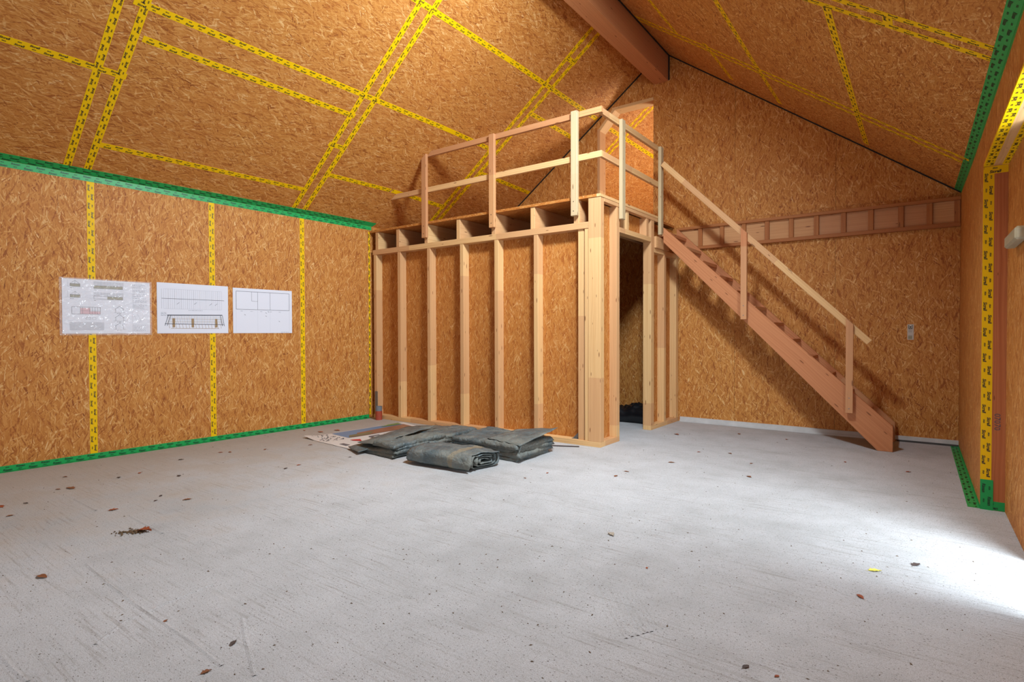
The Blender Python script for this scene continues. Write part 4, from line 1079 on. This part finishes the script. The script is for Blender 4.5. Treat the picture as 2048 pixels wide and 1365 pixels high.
NAMED = [(140, 'large russet leaf on the left of the floor, below the first plan sheet'), (84, 'brown leaf on the floor close to the left frame edge, nearer than the bark clump'), (226, 'flat brown leaf just behind the bark clump on the floor'),
 (3, 'leaf cut by the left edge of the picture, near the green tape'), (374, 'reddish leaf lying alone left of the middle, between bark clump and banner'), (467, 'small dark leaf in the left foreground of the floor'), (412, 'curled leaf at the very bottom left of the picture'),
 (1343, 'brown leaf on the floor below the door opening, right of the corner post'), (1353, 'russet leaf on the floor just right of the door opening'), (1477, 'brown leaf on the floor under the middle of the staircase'), (1574, 'brown leaf in the shadow edge below the lower staircase'),
 (1690, 'small leaf on the floor in front of the staircase foot'), (1491, 'dark crumpled leaf at the bottom edge of the floor, right of the middle'), (641, 'long brown leaf between the left wall and the banner'), (674, 'curled brown leaf right beside the blue part of the banner'), (7, 'brown leaf at the left frame edge in the foreground')]
LPX = [130, 140, 116, 239, 280, 362, 321, 311, 374, 226, 3, 20, 51, 598, 572, 441, 357, 84, 467, 331, 412, 1343, 1253, 1232, 1498, 1503, 1294, 1491, 1690, 1817, 1553, 1398, 1353, 1477, 1574, 1460, 641, 674, 608, 621, 700, 460, 530, 1095, 1050]
for (x, y, sz_), px in zip(LEAVES, LPX):
    lab = [l for k, l in NAMED if k == px]
    if lab: leaf(x, y, sz_, R.choice(['leaf', 'leaf_red']) if 'dark' not in lab[0] else 'leaf_dark', lab[0], 'dry leaves scattered over the floor')
    else: leaf(x, y, sz_, R.choice(['leaf', 'leaf', 'leaf_red', 'leaf_dark']), 'small dry brown leaf among the scattered ones on the concrete floor', 'dry leaves scattered over the floor')
leaf(-.184, 3.67, .075, 'leaf_yellow', 'single bright yellow leaf on the bright floor at right')
leaf(-1.62, 3.328, .085, 'leaf_grey', 'pale grey curled leaf in the middle of the floor')
leaf(.002, 3.90, .075, 'leaf_dark', 'dark curled leaf on the brightest floor patch at right')
leaf(-.226, 3.266, .06, 'leaf_red', 'dark red curled leaf nearest the yellow leaf, in front of it')
tm = thing('bark_clump', 'clump of bark crumbs with a russet leaf on the left of the floor', 'debris', (-4.24, 1.51, 0))
m = Mesh()
for i in range(120):
    a, b = R.gauss(0, .045), R.gauss(0, .018); k = R.uniform(.003, .008)
    p = Vector((-4.24+a*.78+b, 1.51+a*.62-b, R.uniform(.001, .006))); m.box(p.x-k, p.x+k, p.y-k*.5, p.y+k*.5, p.z-.001, p.z+k*.6)
o = m.build('bark_crumbs', 'bark', tm); o['kind'] = 'stuff'
o = bpy.data.objects.new('leaf', LM['leaf_red', 0]); COL.objects.link(o); o.parent = tm; o.location = (.06, .05, .004); o.scale = (.1, .1, .1); o.rotation_euler = (0, 0, .7)
# loose grit over the whole slab
m = Mesh()
for i in range(2600):
    d_ = R.uniform(1.3, 8); a = R.uniform(-.3, 1.55)
    x, y = -d_*math.sin(a), d_*math.cos(a)
    if x < -6.9 or x > .3 or y > 8.1 or (y > 5.7 and x < -2.85) or (y > 7.35 and x > -2.9) or (-6.35 < x < -3.1 and y > 3.75) or (-4.5 < x < -4 and 1.25 < y < 1.75): continue
    k = .0012+.0035*R.random()**3; c, s_ = math.cos(R.uniform(0, 3)), .6; l = k*R.uniform(1, 2.6)
    th = R.uniform(0, 3.14); ux, uy = math.cos(th), math.sin(th)
    p = Vector((x, y, .0005)); A = Vector((ux, uy, 0))*l; B = Vector((-uy, ux, 0))*k; Zv = Vector((0, 0, k))
    m.face([p+A, p+B, p+Zv], (1, 0, 0)); m.face([p+B, p-A, p+Zv], (1, 0, 0)); m.face([p-A, p-B, p+Zv], (1, 0, 0)); m.face([p-B, p+A, p+Zv], (1, 0, 0))
o = m.build('floor_grit', 'bark'); tag(o, 'loose dark grit and crumbs scattered over the concrete floor', 'grit'); o['kind'] = 'stuff'
# raised trowel ridges in the slab
m = Mesh()
def ridge(pts, w=.005, h=.0022):
    for (x0, y0), (x1, y1) in zip(pts, pts[1:]):
        p, q = Vector((x0, y0, 0)), Vector((x1, y1, 0)); k = (q-p).normalized().cross(Vector((0, 0, 1)))*w; z = Vector((0, 0, h))
        m.face([p-k, q-k, q+z, p+z], (1, 0, 0)); m.face([p+z, q+z, q+k, p+k], (1, 0, 0))
for pts in [[(-3.872, 1.141), (-3.515, 1.125), (-2.991, 1.116), (-2.523, 1.123), (-2.246, 1.109)], [(-2.834, 0.867), (-2.95, 1.009), (-2.966, 1.113), (-2.987, 1.267), (-3.01, 1.437)], [(-2.536, 1.345), (-2.35, 1.264), (-2.223, 1.213), (-2.065, 1.144)], [(-3.05, 0.603), (-2.902, 0.609), (-2.74, 0.619)], [(-4.649, 1.637), (-4.348, 1.629), (-4.046, 1.621)], [(-5.47, 1.538), (-4.984, 1.542)], [(-0.669, 3.249), (-0.538, 3.125), (-0.409, 2.996)], [(-0.421, 3.357), (-0.294, 3.254), (-0.165, 3.228)], [(-1.338, 2.615), (-1.093, 2.308), (-1.015, 2.235)], [(-1.311, 2.621), (-1.073, 2.323), (-1.002, 2.258)], [(-1.285, 2.627), (-1.052, 2.338), (-0.988, 2.282)], [(-1.259, 2.633), (-1.032, 2.352), (-0.974, 2.305)], [(-1.233, 2.639), (-1.012, 2.367), (-0.961, 2.329)], [(-1.207, 2.644), (-0.991, 2.382), (-0.947, 2.353)], [(-1.182, 2.65), (-0.971, 2.396), (-0.933, 2.377)], [(-1.157, 2.656), (-0.95, 2.411), (-0.919, 2.402)]]: ridge([(x+R.uniform(-.006, .006), y+R.uniform(-.006, .006)) for x, y in pts], *((.012, .004) if pts[0][0] < -1.2 else (.005, .0022)))
o = m.build('trowel_ridges', 'concrete', floor); o['kind'] = 'stuff'
